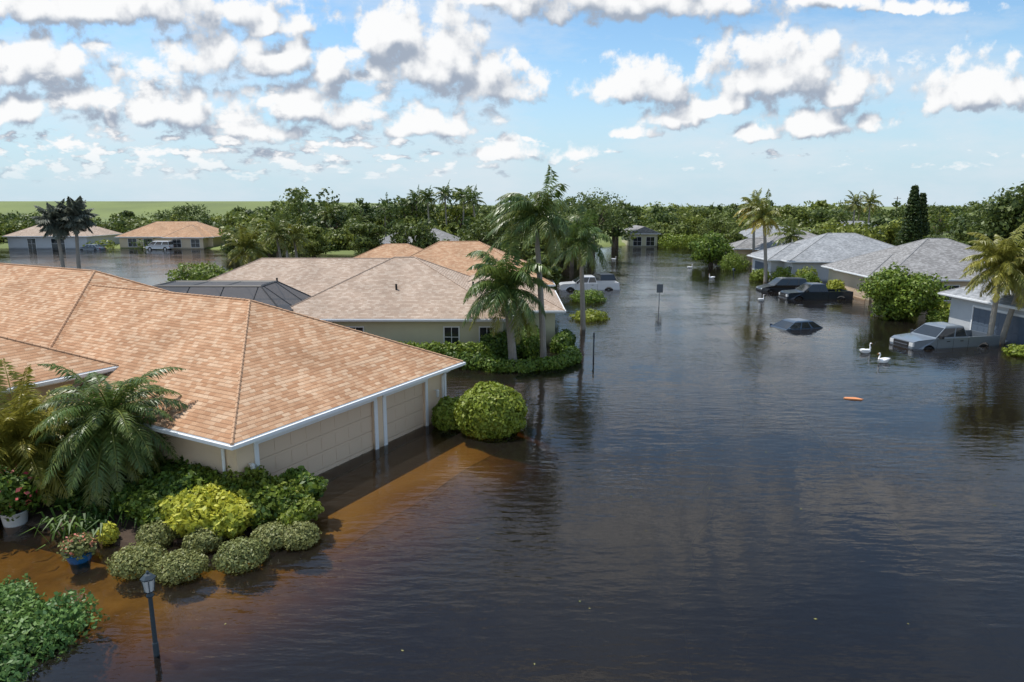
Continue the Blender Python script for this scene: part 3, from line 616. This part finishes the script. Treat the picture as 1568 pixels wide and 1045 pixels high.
shrub("round_ixora_shrub",-2.25,24.2,.4,(.62,.6,.65),5000,.09,'leafH',hue=.25,shade=.55,bump=.06)
def hedge(name,path,w,h,leaf=.1,hue=.05,shade=.5,dens=240,mat='leafH'):
    A=Acc(); path=np.array(path,float)
    for i in range(len(path)-1):
        a,b_=path[i],path[i+1]; ln=np.linalg.norm(b_-a); n=max(1,int(ln/(w*.55)))
        for k in range(n+1):
            p=a+(b_-a)*k/n; leafball(A,(p[0],p[1],h*.35),(w*.62,w*.62,h*.66),int(dens*w*h*4),leaf,1,np.clip(shade+R.normal(0,.1),0,1),hue,bump=.06)
    put(name,A.mesh(name,[M['bark'],M[mat]]))
hedge("clipped_hedge",[(-6.4,35.0),(-4.0,34.7),(-1.6,34.9)],.9,1.0,shade=.55,hue=.15)
hedge("clipped_hedge",[(-3.0,33.9),(-1.2,33.2)],.9,.7,shade=.3)
hedge("clipped_hedge",[(-.9,32.9),(.6,32.8),(2.2,33.6),(3.1,34.8),(3.2,36.2)],.8,.55,shade=.5,hue=.08)
hedge("clipped_hedge",[(.9,36.5),(1.0,39)],1.2,1.3,shade=.5)
hedge("clipped_hedge",[(2.6,37.3),(3.2,39.0)],.8,.9,shade=.4)
hedge("clipped_hedge",[(-1.2,35.2),(0,36.2)],.9,1.4,shade=.3,hue=.0)
hedge("tall_hedge",[(30.5,134),(35.5,133)],3.2,2.6,leaf=.25,dens=25,hue=.25,shade=.55)
shrub("garden_shrub",-31,68,.8,(3.0,2,1.5),5000,.17,'leafH',hue=.2,shade=.4,bump=.2)
shrub("garden_shrub",-27.8,69,.5,(1.5,1.4,1.1),2000,.17,'leafH',hue=.2,shade=.45,bump=.15)
shrub("garden_shrub",5.6,48.5,.1,(1.2,1.0,.5),2500,.1,'leafH',hue=.45,shade=.5,bump=.15)
shrub("garden_shrub",6.5,58,.2,(1.4,1.2,.7),2500,.12,'leafH',hue=.1,shade=.5,bump=.15)
for (x,y,a,h,hu) in [(30.5,52.6,1.0,1.0,.5),(30.6,47.4,1.1,1.1,.5),(29.6,46.6,.8,.8,.2),(28.3,36.4,1.2,.4,.3),(29.9,36.4,.8,.8,.9),(30.2,70.0,1.2,1.5,.4),(29.6,67.9,.9,1.2,.1),(27.2,74.8,1,1.0,.3),(29.5,90,1.6,1.4,.2),(31.5,55.2,.9,1.2,.1),(28.6,72.2,1.0,1.4,.3),(29.5,62,.8,1.2,.7),(27.9,87,1.3,1.8,.2)]:
    shrub("garden_shrub",x,y,h*.35,(a,a,h*.8),2600,.12,'leafH',hue=hu,shade=.4,bump=.15)
A=Acc(); tube(A,[(0,0,-.3),(0,0,-.05),(0,0,.12),(0,0,.15)],[.18,.22,.29,.30],20); 
E=empty("blue_flower_pot",(-9.95,14.45,0.04)); put("pot",A.mesh("pot",[M['potblue']],True),E)
A=Acc(); leafball(A,(0,0,.30),(.34,.34,.22),900,.06,0,.5,.2,bump=.2); leafball(A,(0,0,.34),(.36,.36,.22),130,.045,1,.5,.2,inner=0)
put("flowers",A.mesh("flowers",[M['leafO'],M['flower']]),E)
A=Acc(); tube(A,[(0,0,-.35),(0,0,.0),(0,0,.32),(0,0,.36),(0,0,.36)],[.2,.26,.3,.33,.2],20)
E=empty("white_planter",(-12.75,16.3,0)); put("pot",A.mesh("pot",[M['potwhite']],True),E)
A=Acc(); leafball(A,(0,0,.85),(.6,.6,.55),1800,.09,0,.4,.05,bump=.3,inner=.6); leafball(A,(0,0,.9),(.62,.62,.55),60,.09,1,.3,0,inner=0)
put("hibiscus",A.mesh("hibiscus",[M['leafH'],M['flower']]),E)

# ------------------------------------------------------------------ lamp post
A=Acc(); tube(A,[(0,0,-.6),(0,0,.15),(0,0,.17),(0,0,1.05),(0,0,1.07),(0,0,1.10),(0,0,1.13),(0,0,1.15)],[.055,.05,.04,.036,.06,.065,.04,.03],12)
tube(A,[(0,0,1.15),(0,0,1.18)],[.05,.085],6); tube(A,[(0,0,1.42),(0,0,1.44),(0,0,1.50),(0,0,1.53),(0,0,1.55),(0,0,1.58)],[.13,.13,.07,.02,.03,.005],6)
for k in range(6):
    an=k*math.pi/3; tube(A,[(.085*math.cos(an),.085*math.sin(an),1.18),(.12*math.cos(an),.12*math.sin(an),1.43)],[.009,.009],4)
B_=Acc(); tube(B_,[(0,0,1.185),(0,0,1.415)],[.075,.108],6)
E=empty("lamp_post",(-6.45,11.05,.10)); put("post",A.mesh("post",[M['post']]),E); put("lantern_glass",B_.mesh("glass",[M['light']]),E)
A=Acc(); box(A,-.03,.03,-.03,.03,-1.9,1.75); box(A,-.26,.26,-.045,-.035,1.15,1.8,1); box(A,-.27,.27,-.06,-.047,1.14,1.81,1)
put("street_sign",A.mesh("street_sign",[M['steel'],M['signback']]),None,(11.9,54.8,0),rad(12))
A=Acc(); tube(A,[(0,0,-1.5),(0,0,1.25),(0,0,1.28)],[.04,.04,.01],8); tube(A,[(0,0,1.0),(0,0,1.1)],[.055,.055],8); put("marker_post",A.mesh("marker_post",[M['post']]),None,(4.45,36.4,0))
A=Acc(); tube(A,[(0,0,-1.5),(0,0,.5)],[.05,.05],8); box(A,-.12,.12,-.25,.25,.45,.62); tube(A,[(0,-.25,.62),(0,.25,.62)],[.12,.12],10); put("mailbox",A.mesh("mailbox",[M['post']]),None,(26.3,81,0))

# ------------------------------------------------------------------ vehicles
def paint(name,col,metal=.3):
    m,nt,out=newmat(name); b=N(nt,"ShaderNodeBsdfPrincipled"); b.inputs["Base Color"].default_value=c4(col); b.inputs["Metallic"].default_value=metal
    b.inputs["Coat Weight"].default_value=.6; b.inputs["Coat Roughness"].default_value=.05
    tc=N(nt,"ShaderNodeTexCoord"); no=N(nt,"ShaderNodeTexNoise",i_Scale=5.0,i_Detail=5.0); L(nt,tc.outputs["Object"],no.inputs["Vector"])
    mr=N(nt,"ShaderNodeMapRange"); mr.inputs[3].default_value=.2; mr.inputs[4].default_value=.45; L(nt,no.outputs["Fac"],mr.inputs[0]); L(nt,mr.outputs[0],b.inputs["Roughness"])
    L(nt,b.outputs[0],out.inputs[0]); return m
P_silver=paint("silver_paint",(.18,.21,.24)); P_dark=paint("dark_blue_paint",(.02,.03,.045)); P_blk=paint("charcoal_paint",(.03,.032,.035)); P_wht=paint("white_paint_car",(.6,.6,.6),0); P_blue=paint("blue_paint",(.05,.08,.12))
def prism(acc,prof,w0,w1=None,mi=0):
    n=len(prof); ws=w1 if w1 else [w0]*n
    V=[(x,-w,z) for (x,z),w in zip(prof,ws)]+[(x,w,z) for (x,z),w in zip(prof,ws)]
    acc.add(V,[list(range(n))],mi); acc.add(V,[list(range(2*n-1,n-1,-1))],mi)
    acc.add(V,[[i,i+n,(i+1)%n+n,(i+1)%n] for i in range(n)],mi)
def arch(cx,r,zb,k=8):
    return [(cx+r*math.cos(a),zb+r*math.sin(a)) for a in np.linspace(0,math.pi,k)]
def cabin(acc,xb0,xb1,zb,xt0,xt1,zt,wb,wt,pill=()):
    V=[(xb0,-wb,zb),(xb1,-wb,zb),(xb1,wb,zb),(xb0,wb,zb),(xt0,-wt,zt),(xt1,-wt,zt),(xt1,wt,zt),(xt0,wt,zt)]
    acc.add(V,BF,0)
    def panel(q,splits=(0,1)):
        q=[np.array(p) for p in q]; nn=np.cross(q[1]-q[0],q[3]-q[0]); nn/=np.linalg.norm(nn)
        for s0,s1 in zip(splits[:-1],splits[1:]):
            def bl(u,v): return (q[0]*(1-u)+q[1]*u)*(1-v)+(q[3]*(1-u)+q[2]*u)*v
            g=.025; A_=[bl(s0+g,.1),bl(s1-g,.1),bl(s1-g,.88),bl(s0+g,.88)]
            acc.add([p+nn*.006 for p in A_],[0,1,2,3],1)
    panel([V[0],V[1],V[5],V[4]],(0,)+tuple(pill)+(1,)); panel([V[2],V[3],V[7],V[6]],(0,)+tuple(1-p for p in reversed(pill))+(1,))
    panel([V[1],V[2],V[6],V[5]]); panel([V[3],V[0],V[4],V[7]])
def wheel(acc,x,y,r=.38,s=1):
    tube(acc,[(x,y-.11,r),(x,y+.11,r)],[r,r],24,2)
    tube(acc,[(x,y+s*.10,r),(x,y+s*.125,r)],[r*.62,r*.58],16,3)
def pickup(name,x,y,z,rot,pm):
    A=Acc(); W_=.98
    prof=[(2.88,.5),(2.92,.75),(2.86,1.08),(2.6,1.17),(1.45,1.25),(-.72,1.25),(-.72,.45),(1.45,.45)]+arch(1.9,.46,.45)[::-1]+[(2.4,.45)]
    prism(A,prof,W_,[W_-.12 if px>2.8 else (W_-.05 if (px>2.3 and pz>1) else W_) for px,pz in prof])
    pb=[(-.74,1.27),(-2.88,1.27),(-2.9,.5),(-2.35,.45)]+arch(-1.85,.46,.45)[::-1]+[(-.74,.45)]
    for sgn in (-1,1):
        n=len(pb); ya=sgn*W_; yb=sgn*(W_-.1); V=[(px,ya,pz) for px,pz in pb]+[(px,yb,pz) for px,pz in pb]
        A.add(V,[list(range(n))],0); A.add(V,[list(range(2*n-1,n-1,-1))],0); A.add(V,[[i,i+n,(i+1)%n+n,(i+1)%n] for i in range(n)],0)
    box(A,-2.88,-2.78,-W_+.1,W_-.1,.55,1.26,0); box(A,-2.78,-.75,-W_+.1,W_-.1,.6,.7,2)
    cabin(A,-.7,1.5,1.25,-.5,.7,1.86,W_-.05,.74,(.42,))
    prism(A,[(-.5,1.862),(.7,1.862),(.55,1.91),(-.4,1.91)],.70,[.72,.72,.62,.62])
    box(A,2.86,2.99,-W_+.1,W_-.1,.45,.68,3); box(A,-3.02,-2.9,-W_+.05,W_-.05,.5,.68,3)
    box(A,2.885,2.94,-.55,.55,.72,1.04,2); box(A,2.93,2.95,-.5,.5,.86,.91,3)
    for s in (-1,1):
        box(A,2.80,2.925,s*.73-.14,s*.73+.14,.82,1.03,4); box(A,-2.92,-2.88,s*.86-.08,s*.86+.08,.85,1.15,5)
        box(A,1.15,1.3,s*(W_+.1)-.1,s*(W_+.1)+.1,1.25,1.43,2)
        box(A,-.35,-.15,s*(W_+.012)-.01,s*(W_+.012)+.01,1.05,1.09,2); box(A,.55,.75,s*(W_+.012)-.01,s*(W_+.012)+.01,1.05,1.09,2)
        for dx in (-.72,.3,1.38): box(A,dx-.006,dx+.006,s*(W_+.002)-.003,s*(W_+.002)+.003,.5,1.24,2)
        for wx in (1.9,-1.85): wheel(A,wx,s*(W_-.14),.4,s)
    o=put(name,A.mesh(name,[pm,M['glass'],M['dark'],M['chrome'],M['light'],M['tail']]),None,(x,y,z),rot)
    bv=o.modifiers.new("b",'BEVEL'); bv.width=.02; bv.segments=2; bv.limit_method='ANGLE'
def car(name,x,y,z,rot,pm,kind='sedan'):
    A=Acc(); W_=.9
    zb=.95 if kind=='sedan' else 1.05
    prof=[(2.25,.4),(2.3,.65),(2.2,.82),(1.2,zb),(-1.6,zb),(-2.2,zb-.03),(-2.3,.7),(-2.25,.4),(-1.9,.35)]+arch(-1.45,.38,.35)[::-1]+arch(1.45,.38,.35)[::-1]+[(1.95,.35)]
    prism(A,prof,W_,[W_-.12 if abs(px)>2.15 else W_ for px,pz in prof])
    if kind=='sedan': cabin(A,-1.75,1.2,zb,-1.0,.35,1.42,W_-.06,.62,(.3,.62)); cb=[(-1.0,1.421),(.35,1.421),(.15,1.46),(-.8,1.46)]
    elif kind=='suv': cabin(A,-2.15,1.15,zb,-1.9,.4,1.68,W_-.05,.7,(.3,.65)); cb=[(-1.9,1.682),(.4,1.682),(.2,1.73),(-1.7,1.73)]
    else: cabin(A,-2.2,1.75,zb,-2.1,.9,1.75,W_-.04,.75,(.35,.7)); cb=[(-2.1,1.752),(.9,1.752),(.7,1.8),(-1.9,1.8)]
    prism(A,cb,.6,[.6,.6,.5,.5])
    for s in (-1,1):
        box(A,2.12,2.27,s*.62-.13,s*.62+.13,.62,.76,4); box(A,-2.31,-2.2,s*.68-.12,s*.68+.12,.7,.85,5)
        box(A,.95,1.08,s*(W_+.07)-.07,s*(W_+.07)+.07,zb,zb+.14,0)
        for wx in (1.45,-1.45): wheel(A,wx,s*(W_-.12),.33,s)
    o=put(name,A.mesh(name,[pm,M['glass'],M['dark'],M['chrome'],M['light'],M['tail']]),None,(x,y,z),rot)
    bv=o.modifiers.new("b",'BEVEL'); bv.width=.02; bv.segments=2; bv.limit_method='ANGLE'
pickup("pickup_truck",25.4,39.4,-.68,rad(192),P_silver)
pickup("pickup_truck",26.9,60.2,-.62,rad(182),P_dark)
pickup("pickup_truck",7.5,66.8,-.6,rad(183),P_wht)
car("suv",26.1,65.6,-.5,rad(180),P_blk,'suv')
car("submerged_car",18.9,45.2,-.95,rad(196),P_blue,'sedan')
car("white_van",-65.8,128.5,-.2,rad(178),P_wht,'van')
car("parked_car",-78.5,128.5,-.5,rad(170),P_silver,'sedan'); car("parked_car",9.5,72,-.6,rad(100),P_blk,'suv')
car("parked_car",31.5,104.5,-.5,rad(180),P_blk,'suv')

# ------------------------------------------------------------------ swans
def swan(x,y,rot,s=1.0):
    A=Acc()
    pts=[(-.52,0,.20),(-.42,0,.17),(-.25,0,.12),(0,0,.10),(.2,0,.12),(.32,0,.17),(.38,0,.27),(.36,0,.38),(.31,0,.48),(.30,0,.56),(.34,0,.61),(.40,0,.61),(.44,0,.595)]
    rs=[.01,.06,.13,.17,.15,.11,.06,.042,.036,.036,.042,.04,.025]
    tube(A,pts,rs,12,0); tube(A,[(.44,0,.595),(.50,0,.575),(.54,0,.565)],[.022,.018,.006],8,1)
    for sg in (-1,1): tube(A,[(.18,sg*.12,.16),(0,sg*.15,.19),(-.25,sg*.12,.22),(-.5,sg*.05,.26)],[.03,.085,.07,.01],8,0)
    put("swan",A.mesh("swan",[M['swan'],M['beak']],True),None,(x,y,0),rot,s)
for (x,y,r,s) in [(19.6,37.0,rad(20),.85),(19.3,34.6,rad(200),.85),(21.4,58.2,rad(30),.8),(22.4,76.5,rad(190),.8),(23.3,89.5,rad(10),.8),(15.4,103.5,rad(0),.8)]: swan(x,y,r,s)
A=Acc(); V=[(-.38,-.1,.03),(-.1,-.16,.05),(.3,-.1,.04),(.4,.05,.02),(.1,.14,.05),(-.3,.1,.03)]
A.add(V+[(a,b_,-.02) for a,b_,c_ in V],[list(range(6))]); A.add(V+[(a,b_,-.02) for a,b_,c_ in V],[[i,i+6,(i+1)%6+6,(i+1)%6] for i in range(6)])
put("floating_debris",A.mesh("floating_debris",[M['driftwood']]),None,(14.4,27.8,0),rad(-20))
A=Acc(); n=80
P_=np.stack([R.uniform(-6,14,n),R.uniform(10,36,n),np.full(n,.006)],-1); P_=P_[[not(float(p[0])<-3 and float(p[1])>15) for p in P_]]
quads(A,P_,np.tile([0,0,1.0],(len(P_),1))+R.normal(0,.05,(len(P_),3)),.042,0,.3,R.uniform(0,.8,len(P_)))
put("floating_leaves",A.mesh("floating_leaves",[M['leafO']]))
for (x,y) in ((80,160),(105,190)):
    A=Acc(); tube(A,[(0,0,0),(0,0,10.5)],[.15,.1],8); tube(A,[(-1,0,10),(1,0,10)],[.06,.06],6); put("utility_pole",A.mesh("utility_pole",[M['bark']]),None,(x,y,0))

# ------------------------------------------------------------------ world
EL=rad(66); az=np.array([-.9,.44]); az=az/np.linalg.norm(az)
w=bpy.data.worlds.new("World"); scene.world=w; w.use_nodes=True; nt=w.node_tree; nt.nodes.clear()
g=bpy.data.node_groups.new("cloud_density",'ShaderNodeTree')
g.interface.new_socket("S",in_out='INPUT',socket_type='NodeSocketVector'); g.interface.new_socket("D",in_out='OUTPUT',socket_type='NodeSocketFloat'); g.interface.new_socket("Soft",in_out='OUTPUT',socket_type='NodeSocketFloat')
gi=g.nodes.new("NodeGroupInput"); go=g.nodes.new("NodeGroupOutput")
wn_=N(g,"ShaderNodeTexNoise",noise_dimensions='2D',i_Scale=14.0,i_Detail=4.0,i_Roughness=.6); L(g,gi.outputs[0],wn_.inputs["Vector"])
ws=N(g,"ShaderNodeVectorMath",operation='SUBTRACT'); ws.inputs[1].default_value=(.5,.5,.5); L(g,wn_.outputs["Color"],ws.inputs[0])
wm=N(g,"ShaderNodeVectorMath",operation='MULTIPLY_ADD'); wm.inputs[1].default_value=(.06,.03,0); L(g,ws.outputs[0],wm.inputs[0]); L(g,gi.outputs[0],wm.inputs[2])
S_=wm.outputs[0]
blobs=[(-.105,.185,.09,.085),(-.035,.160,.07,.05),(-.165,.225,.06,.05),(-.13,.105,.08,.032),(-.4,.190,.10,.05),(-.31,.195,.05,.04),(-.25,.180,.05,.035),(-.286,.125,.09,.044),(-.37,.100,.08,.028),(-.495,.125,.09,.045),(-.61,.145,.07,.035),(-.66,.182,.10,.055),(-.69,.125,.06,.035),
(.37,.175,.11,.068),(.46,.150,.065,.03),(.424,.108,.08,.032),(.335,.093,.035,.017),(.65,.150,.10,.05),(.183,.157,.075,.04),(.233,.117,.05,.024),(.29,.133,.045,.022),(.183,.097,.028,.014),(-.017,.070,.06,.022),(.087,.068,.03,.016),(.14,.270,.24,.055),(-.03,.275,.06,.03),(-.56,.258,.26,.06),(.55,.262,.09,.014),(-.33,.238,.06,.025),(.42,.275,.08,.03),
(.12,.45,.32,.14),(.6,.42,.2,.08),(-.4,.42,.3,.08),(.15,.8,.25,.12)]
prev=None
for (cx,cy,rx,ry) in blobs:
    q=N(g,"ShaderNodeVectorMath",operation='MULTIPLY_ADD'); q.inputs[1].default_value=(1/rx,1/ry,0); q.inputs[2].default_value=(-cx/rx,-cy/ry,0); L(g,S_,q.inputs[0])
    q2=N(g,"ShaderNodeVectorMath",operation='MULTIPLY'); q2.inputs[1].default_value=(1,-2.6,0); L(g,q.outputs[0],q2.inputs[0])
    q3=N(g,"ShaderNodeVectorMath",operation='MAXIMUM'); L(g,q.outputs[0],q3.inputs[0]); L(g,q2.outputs[0],q3.inputs[1])
    q4=N(g,"ShaderNodeVectorMath",operation='LENGTH'); L(g,q3.outputs[0],q4.inputs[0])
    if prev is None: prev=q4.outputs["Value"]
    else:
        mn=N(g,"ShaderNodeMath",operation='SMOOTH_MIN'); mn.inputs[2].default_value=.25; L(g,prev,mn.inputs[0]); L(g,q4.outputs["Value"],mn.inputs[1]); prev=mn.outputs[0]
B1=N(g,"ShaderNodeMath",operation='SUBTRACT'); B1.inputs[0].default_value=1.08; L(g,prev,B1.inputs[1])
vo=N(g,"ShaderNodeTexVoronoi",voronoi_dimensions='2D',feature='SMOOTH_F1'); vo.inputs["Scale"].default_value=26; vo.inputs["Smoothness"].default_value=.4; L(g,S_,vo.inputs["Vector"])
fb=N(g,"ShaderNodeTexNoise",noise_dimensions='2D',i_Scale=30.0,i_Detail=8.0,i_Roughness=.6); L(g,gi.outputs[0],fb.inputs["Vector"])
n1=N(g,"ShaderNodeMath",operation='MULTIPLY_ADD'); n1.inputs[1].default_value=-.85; n1.inputs[2].default_value=.38; L(g,vo.outputs["Distance"],n1.inputs[0])
n2=N(g,"ShaderNodeMath",operation='MULTIPLY_ADD'); n2.inputs[1].default_value=2.0; n2.inputs[2].default_value=-.97; L(g,fb.outputs["Fac"],n2.inputs[0])
s0=N(g,"ShaderNodeMath",operation='ADD'); L(g,B1.outputs[0],s0.inputs[0]); L(g,n1.outputs[0],s0.inputs[1])
F1=N(g,"ShaderNodeMath",operation='ADD'); L(g,s0.outputs[0],F1.inputs[0]); L(g,n2.outputs[0],F1.inputs[1])
def puffs(sc,asp,lo_,hi_,thr):
    mp=N(g,"ShaderNodeVectorMath",operation='MULTIPLY'); mp.inputs[1].default_value=(1,asp,0); L(g,gi.outputs[0],mp.inputs[0])
    f2=N(g,"ShaderNodeTexNoise",noise_dimensions='2D',i_Scale=sc,i_Detail=6.0,i_Roughness=.55); L(g,mp.outputs[0],f2.inputs["Vector"])
    sp=N(g,"ShaderNodeSeparateXYZ"); L(g,gi.outputs[0],sp.inputs[0])
    lb=N(g,"ShaderNodeMapRange"); lb.inputs[1].default_value=.15; lb.inputs[2].default_value=-.3; lb.inputs[3].default_value=thr-.16; lb.inputs[4].default_value=thr; L(g,sp.outputs[0],lb.inputs[0])
    dd=N(g,"ShaderNodeMath",operation='SUBTRACT'); L(g,sp.outputs[1],dd.inputs[0]); dd.inputs[1].default_value=(lo_+hi_)/2
    d2=N(g,"ShaderNodeMath",operation='ABSOLUTE'); L(g,dd.outputs[0],d2.inputs[0])
    d3=N(g,"ShaderNodeMapRange"); d3.inputs[1].default_value=(hi_-lo_)/2*.6; d3.inputs[2].default_value=(hi_-lo_)/2*1.2; d3.inputs[3].default_value=0; d3.inputs[4].default_value=-.3; L(g,d2.outputs[0],d3.inputs[0])
    g1=N(g,"ShaderNodeMath",operation='ADD'); L(g,f2.outputs["Fac"],g1.inputs[0]); L(g,lb.outputs[0],g1.inputs[1])
    g2=N(g,"ShaderNodeMath",operation='ADD'); L(g,g1.outputs[0],g2.inputs[0]); L(g,d3.outputs[0],g2.inputs[1])
    g3=N(g,"ShaderNodeMath",operation='MULTIPLY'); g3.inputs[1].default_value=4.0; L(g,g2.outputs[0],g3.inputs[0]); return g3.outputs[0]
FF=F1.outputs[0]; SS=s0.outputs[0]
for pr in ((26,2.4,.03,.11,-.475),(13,1.7,.09,.24,-.505)):
    pf=puffs(*pr)
    mxo=N(g,"ShaderNodeMath",operation='MAXIMUM'); L(g,FF,mxo.inputs[0]); L(g,pf,mxo.inputs[1]); FF=mxo.outputs[0]
    mxs=N(g,"ShaderNodeMath",operation='MAXIMUM'); L(g,SS,mxs.inputs[0]); L(g,pf,mxs.inputs[1]); SS=mxs.outputs[0]
L(g,FF,go.inputs[0]); L(g,SS,go.inputs[1])

tc=N(nt,"ShaderNodeTexCoord"); sp=N(nt,"ShaderNodeSeparateXYZ"); L(nt,tc.outputs["Generated"],sp.inputs[0])
ab=N(nt,"ShaderNodeMath",operation='ABSOLUTE'); L(nt,sp.outputs[1],ab.inputs[0]); mxx=N(nt,"ShaderNodeMath",operation='MAXIMUM'); mxx.inputs[1].default_value=.15; L(nt,ab.outputs[0],mxx.inputs[0])
dx=N(nt,"ShaderNodeMath",operation='DIVIDE'); L(nt,sp.outputs[0],dx.inputs[0]); L(nt,mxx.outputs[0],dx.inputs[1])
dz=N(nt,"ShaderNodeMath",operation='DIVIDE'); L(nt,sp.outputs[2],dz.inputs[0]); L(nt,mxx.outputs[0],dz.inputs[1])
cs=N(nt,"ShaderNodeCombineXYZ"); L(nt,dx.outputs[0],cs.inputs[0]); L(nt,dz.outputs[0],cs.inputs[1])
d0=nt.nodes.new("ShaderNodeGroup"); d0.node_tree=g; L(nt,cs.outputs[0],d0.inputs[0])
of=N(nt,"ShaderNodeVectorMath",operation='ADD'); of.inputs[1].default_value=(-.010,.026,0); L(nt,cs.outputs[0],of.inputs[0])
d1=nt.nodes.new("ShaderNodeGroup"); d1.node_tree=g; L(nt,of.outputs[0],d1.inputs[0])
al=N(nt,"ShaderNodeMapRange",interpolation_type='SMOOTHSTEP'); al.inputs[1].default_value=-.12; al.inputs[2].default_value=.50; L(nt,d0.outputs[0],al.inputs[0])
hz=N(nt,"ShaderNodeMapRange"); hz.inputs[1].default_value=.01; hz.inputs[2].default_value=.07; L(nt,sp.outputs[2],hz.inputs[0])
am=N(nt,"ShaderNodeMath",operation='MULTIPLY'); L(nt,al.outputs[0],am.inputs[0]); L(nt,hz.outputs[0],am.inputs[1])
df=N(nt,"ShaderNodeMath",operation='SUBTRACT'); L(nt,d0.outputs[1],df.inputs[0]); L(nt,d1.outputs[1],df.inputs[1])
dd=N(nt,"ShaderNodeMath",operation='SUBTRACT'); L(nt,d0.outputs[0],dd.inputs[0]); L(nt,d1.outputs[0],dd.inputs[1])
dsum=N(nt,"ShaderNodeMath",operation='MULTIPLY_ADD'); dsum.inputs[1].default_value=.45; L(nt,dd.outputs[0],dsum.inputs[0]); L(nt,df.outputs[0],dsum.inputs[2])
sh=N(nt,"ShaderNodeMapRange",interpolation_type='SMOOTHSTEP'); sh.inputs[1].default_value=-.72; sh.inputs[2].default_value=.65; L(nt,dsum.outputs[0],sh.inputs[0])
cc=N(nt,"ShaderNodeMix",data_type='RGBA'); cc.inputs[6].default_value=(3.1,3.6,4.4,1); cc.inputs[7].default_value=(8.1,8.15,8.2,1); L(nt,sh.outputs[0],cc.inputs[0])
sky=N(nt,"ShaderNodeTexSky",sky_type='NISHITA',sun_disc=False,sun_elevation=EL,sun_rotation=math.atan2(az[0],az[1]),air_density=1.0,dust_density=.3,ozone_density=2.0)
tint=N(nt,"ShaderNodeMix",data_type='RGBA',blend_type='MULTIPLY'); tint.inputs[0].default_value=1; tint.inputs[7].default_value=(1.15,1.35,1.38,1); L(nt,sky.outputs[0],tint.inputs[6])
hzr=N(nt,"ShaderNodeMapRange",interpolation_type='SMOOTHERSTEP'); hzr.inputs[1].default_value=.26; hzr.inputs[2].default_value=-.02; hzr.inputs[3].default_value=0; hzr.inputs[4].default_value=.92; L(nt,sp.outputs[2],hzr.inputs[0])
hmx=N(nt,"ShaderNodeMix",data_type='RGBA'); hmx.inputs[7].default_value=(4.6,5.9,6.9,1); L(nt,hzr.outputs[0],hmx.inputs[0]); L(nt,tint.outputs[2],hmx.inputs[6])
ci=N(nt,"ShaderNodeTexNoise",noise_dimensions='2D',i_Scale=3.0,i_Detail=9.0,i_Roughness=.65); mpp=N(nt,"ShaderNodeMapping"); mpp.inputs["Scale"].default_value=(1,3.2,1); L(nt,cs.outputs[0],mpp.inputs[0]); L(nt,mpp.outputs[0],ci.inputs["Vector"])
cm=N(nt,"ShaderNodeMapRange"); cm.inputs[1].default_value=.40; cm.inputs[2].default_value=.78; cm.inputs[4].default_value=.75; L(nt,ci.outputs["Fac"],cm.inputs[0])
m0=N(nt,"ShaderNodeMix",data_type='RGBA'); m0.inputs[7].default_value=(6.3,6.8,7.3,1); L(nt,cm.outputs[0],m0.inputs[0]); L(nt,hmx.outputs[2],m0.inputs[6])
m1=N(nt,"ShaderNodeMix",data_type='RGBA'); L(nt,am.outputs[0],m1.inputs[0]); L(nt,m0.outputs[2],m1.inputs[6]); L(nt,cc.outputs[2],m1.inputs[7])
bg=N(nt,"ShaderNodeBackground",i_Strength=.12); L(nt,m1.outputs[2],bg.inputs[0]); ow=N(nt,"ShaderNodeOutputWorld"); L(nt,bg.outputs[0],ow.inputs[0])

sd=bpy.data.lights.new("sun",'SUN'); sd.energy=5.0; sd.angle=rad(.5); sd.color=(1,.96,.90)
so=bpy.data.objects.new("sun",sd); scene.collection.objects.link(so)
S=Vector((az[0]*math.cos(EL),az[1]*math.cos(EL),math.sin(EL))); so.rotation_euler=S.to_track_quat('Z','Y').to_euler()
cd=bpy.data.cameras.new("camera"); cd.lens=24; cd.sensor_width=36; cd.clip_end=12000; cd.clip_start=.1
co=bpy.data.objects.new("camera",cd); scene.collection.objects.link(co); co.location=(0,0,8); co.rotation_euler=(rad(90-11.2),0,0)
scene.camera=co
scene.view_settings.view_transform='Standard'; scene.view_settings.look='None'; scene.view_settings.exposure=0
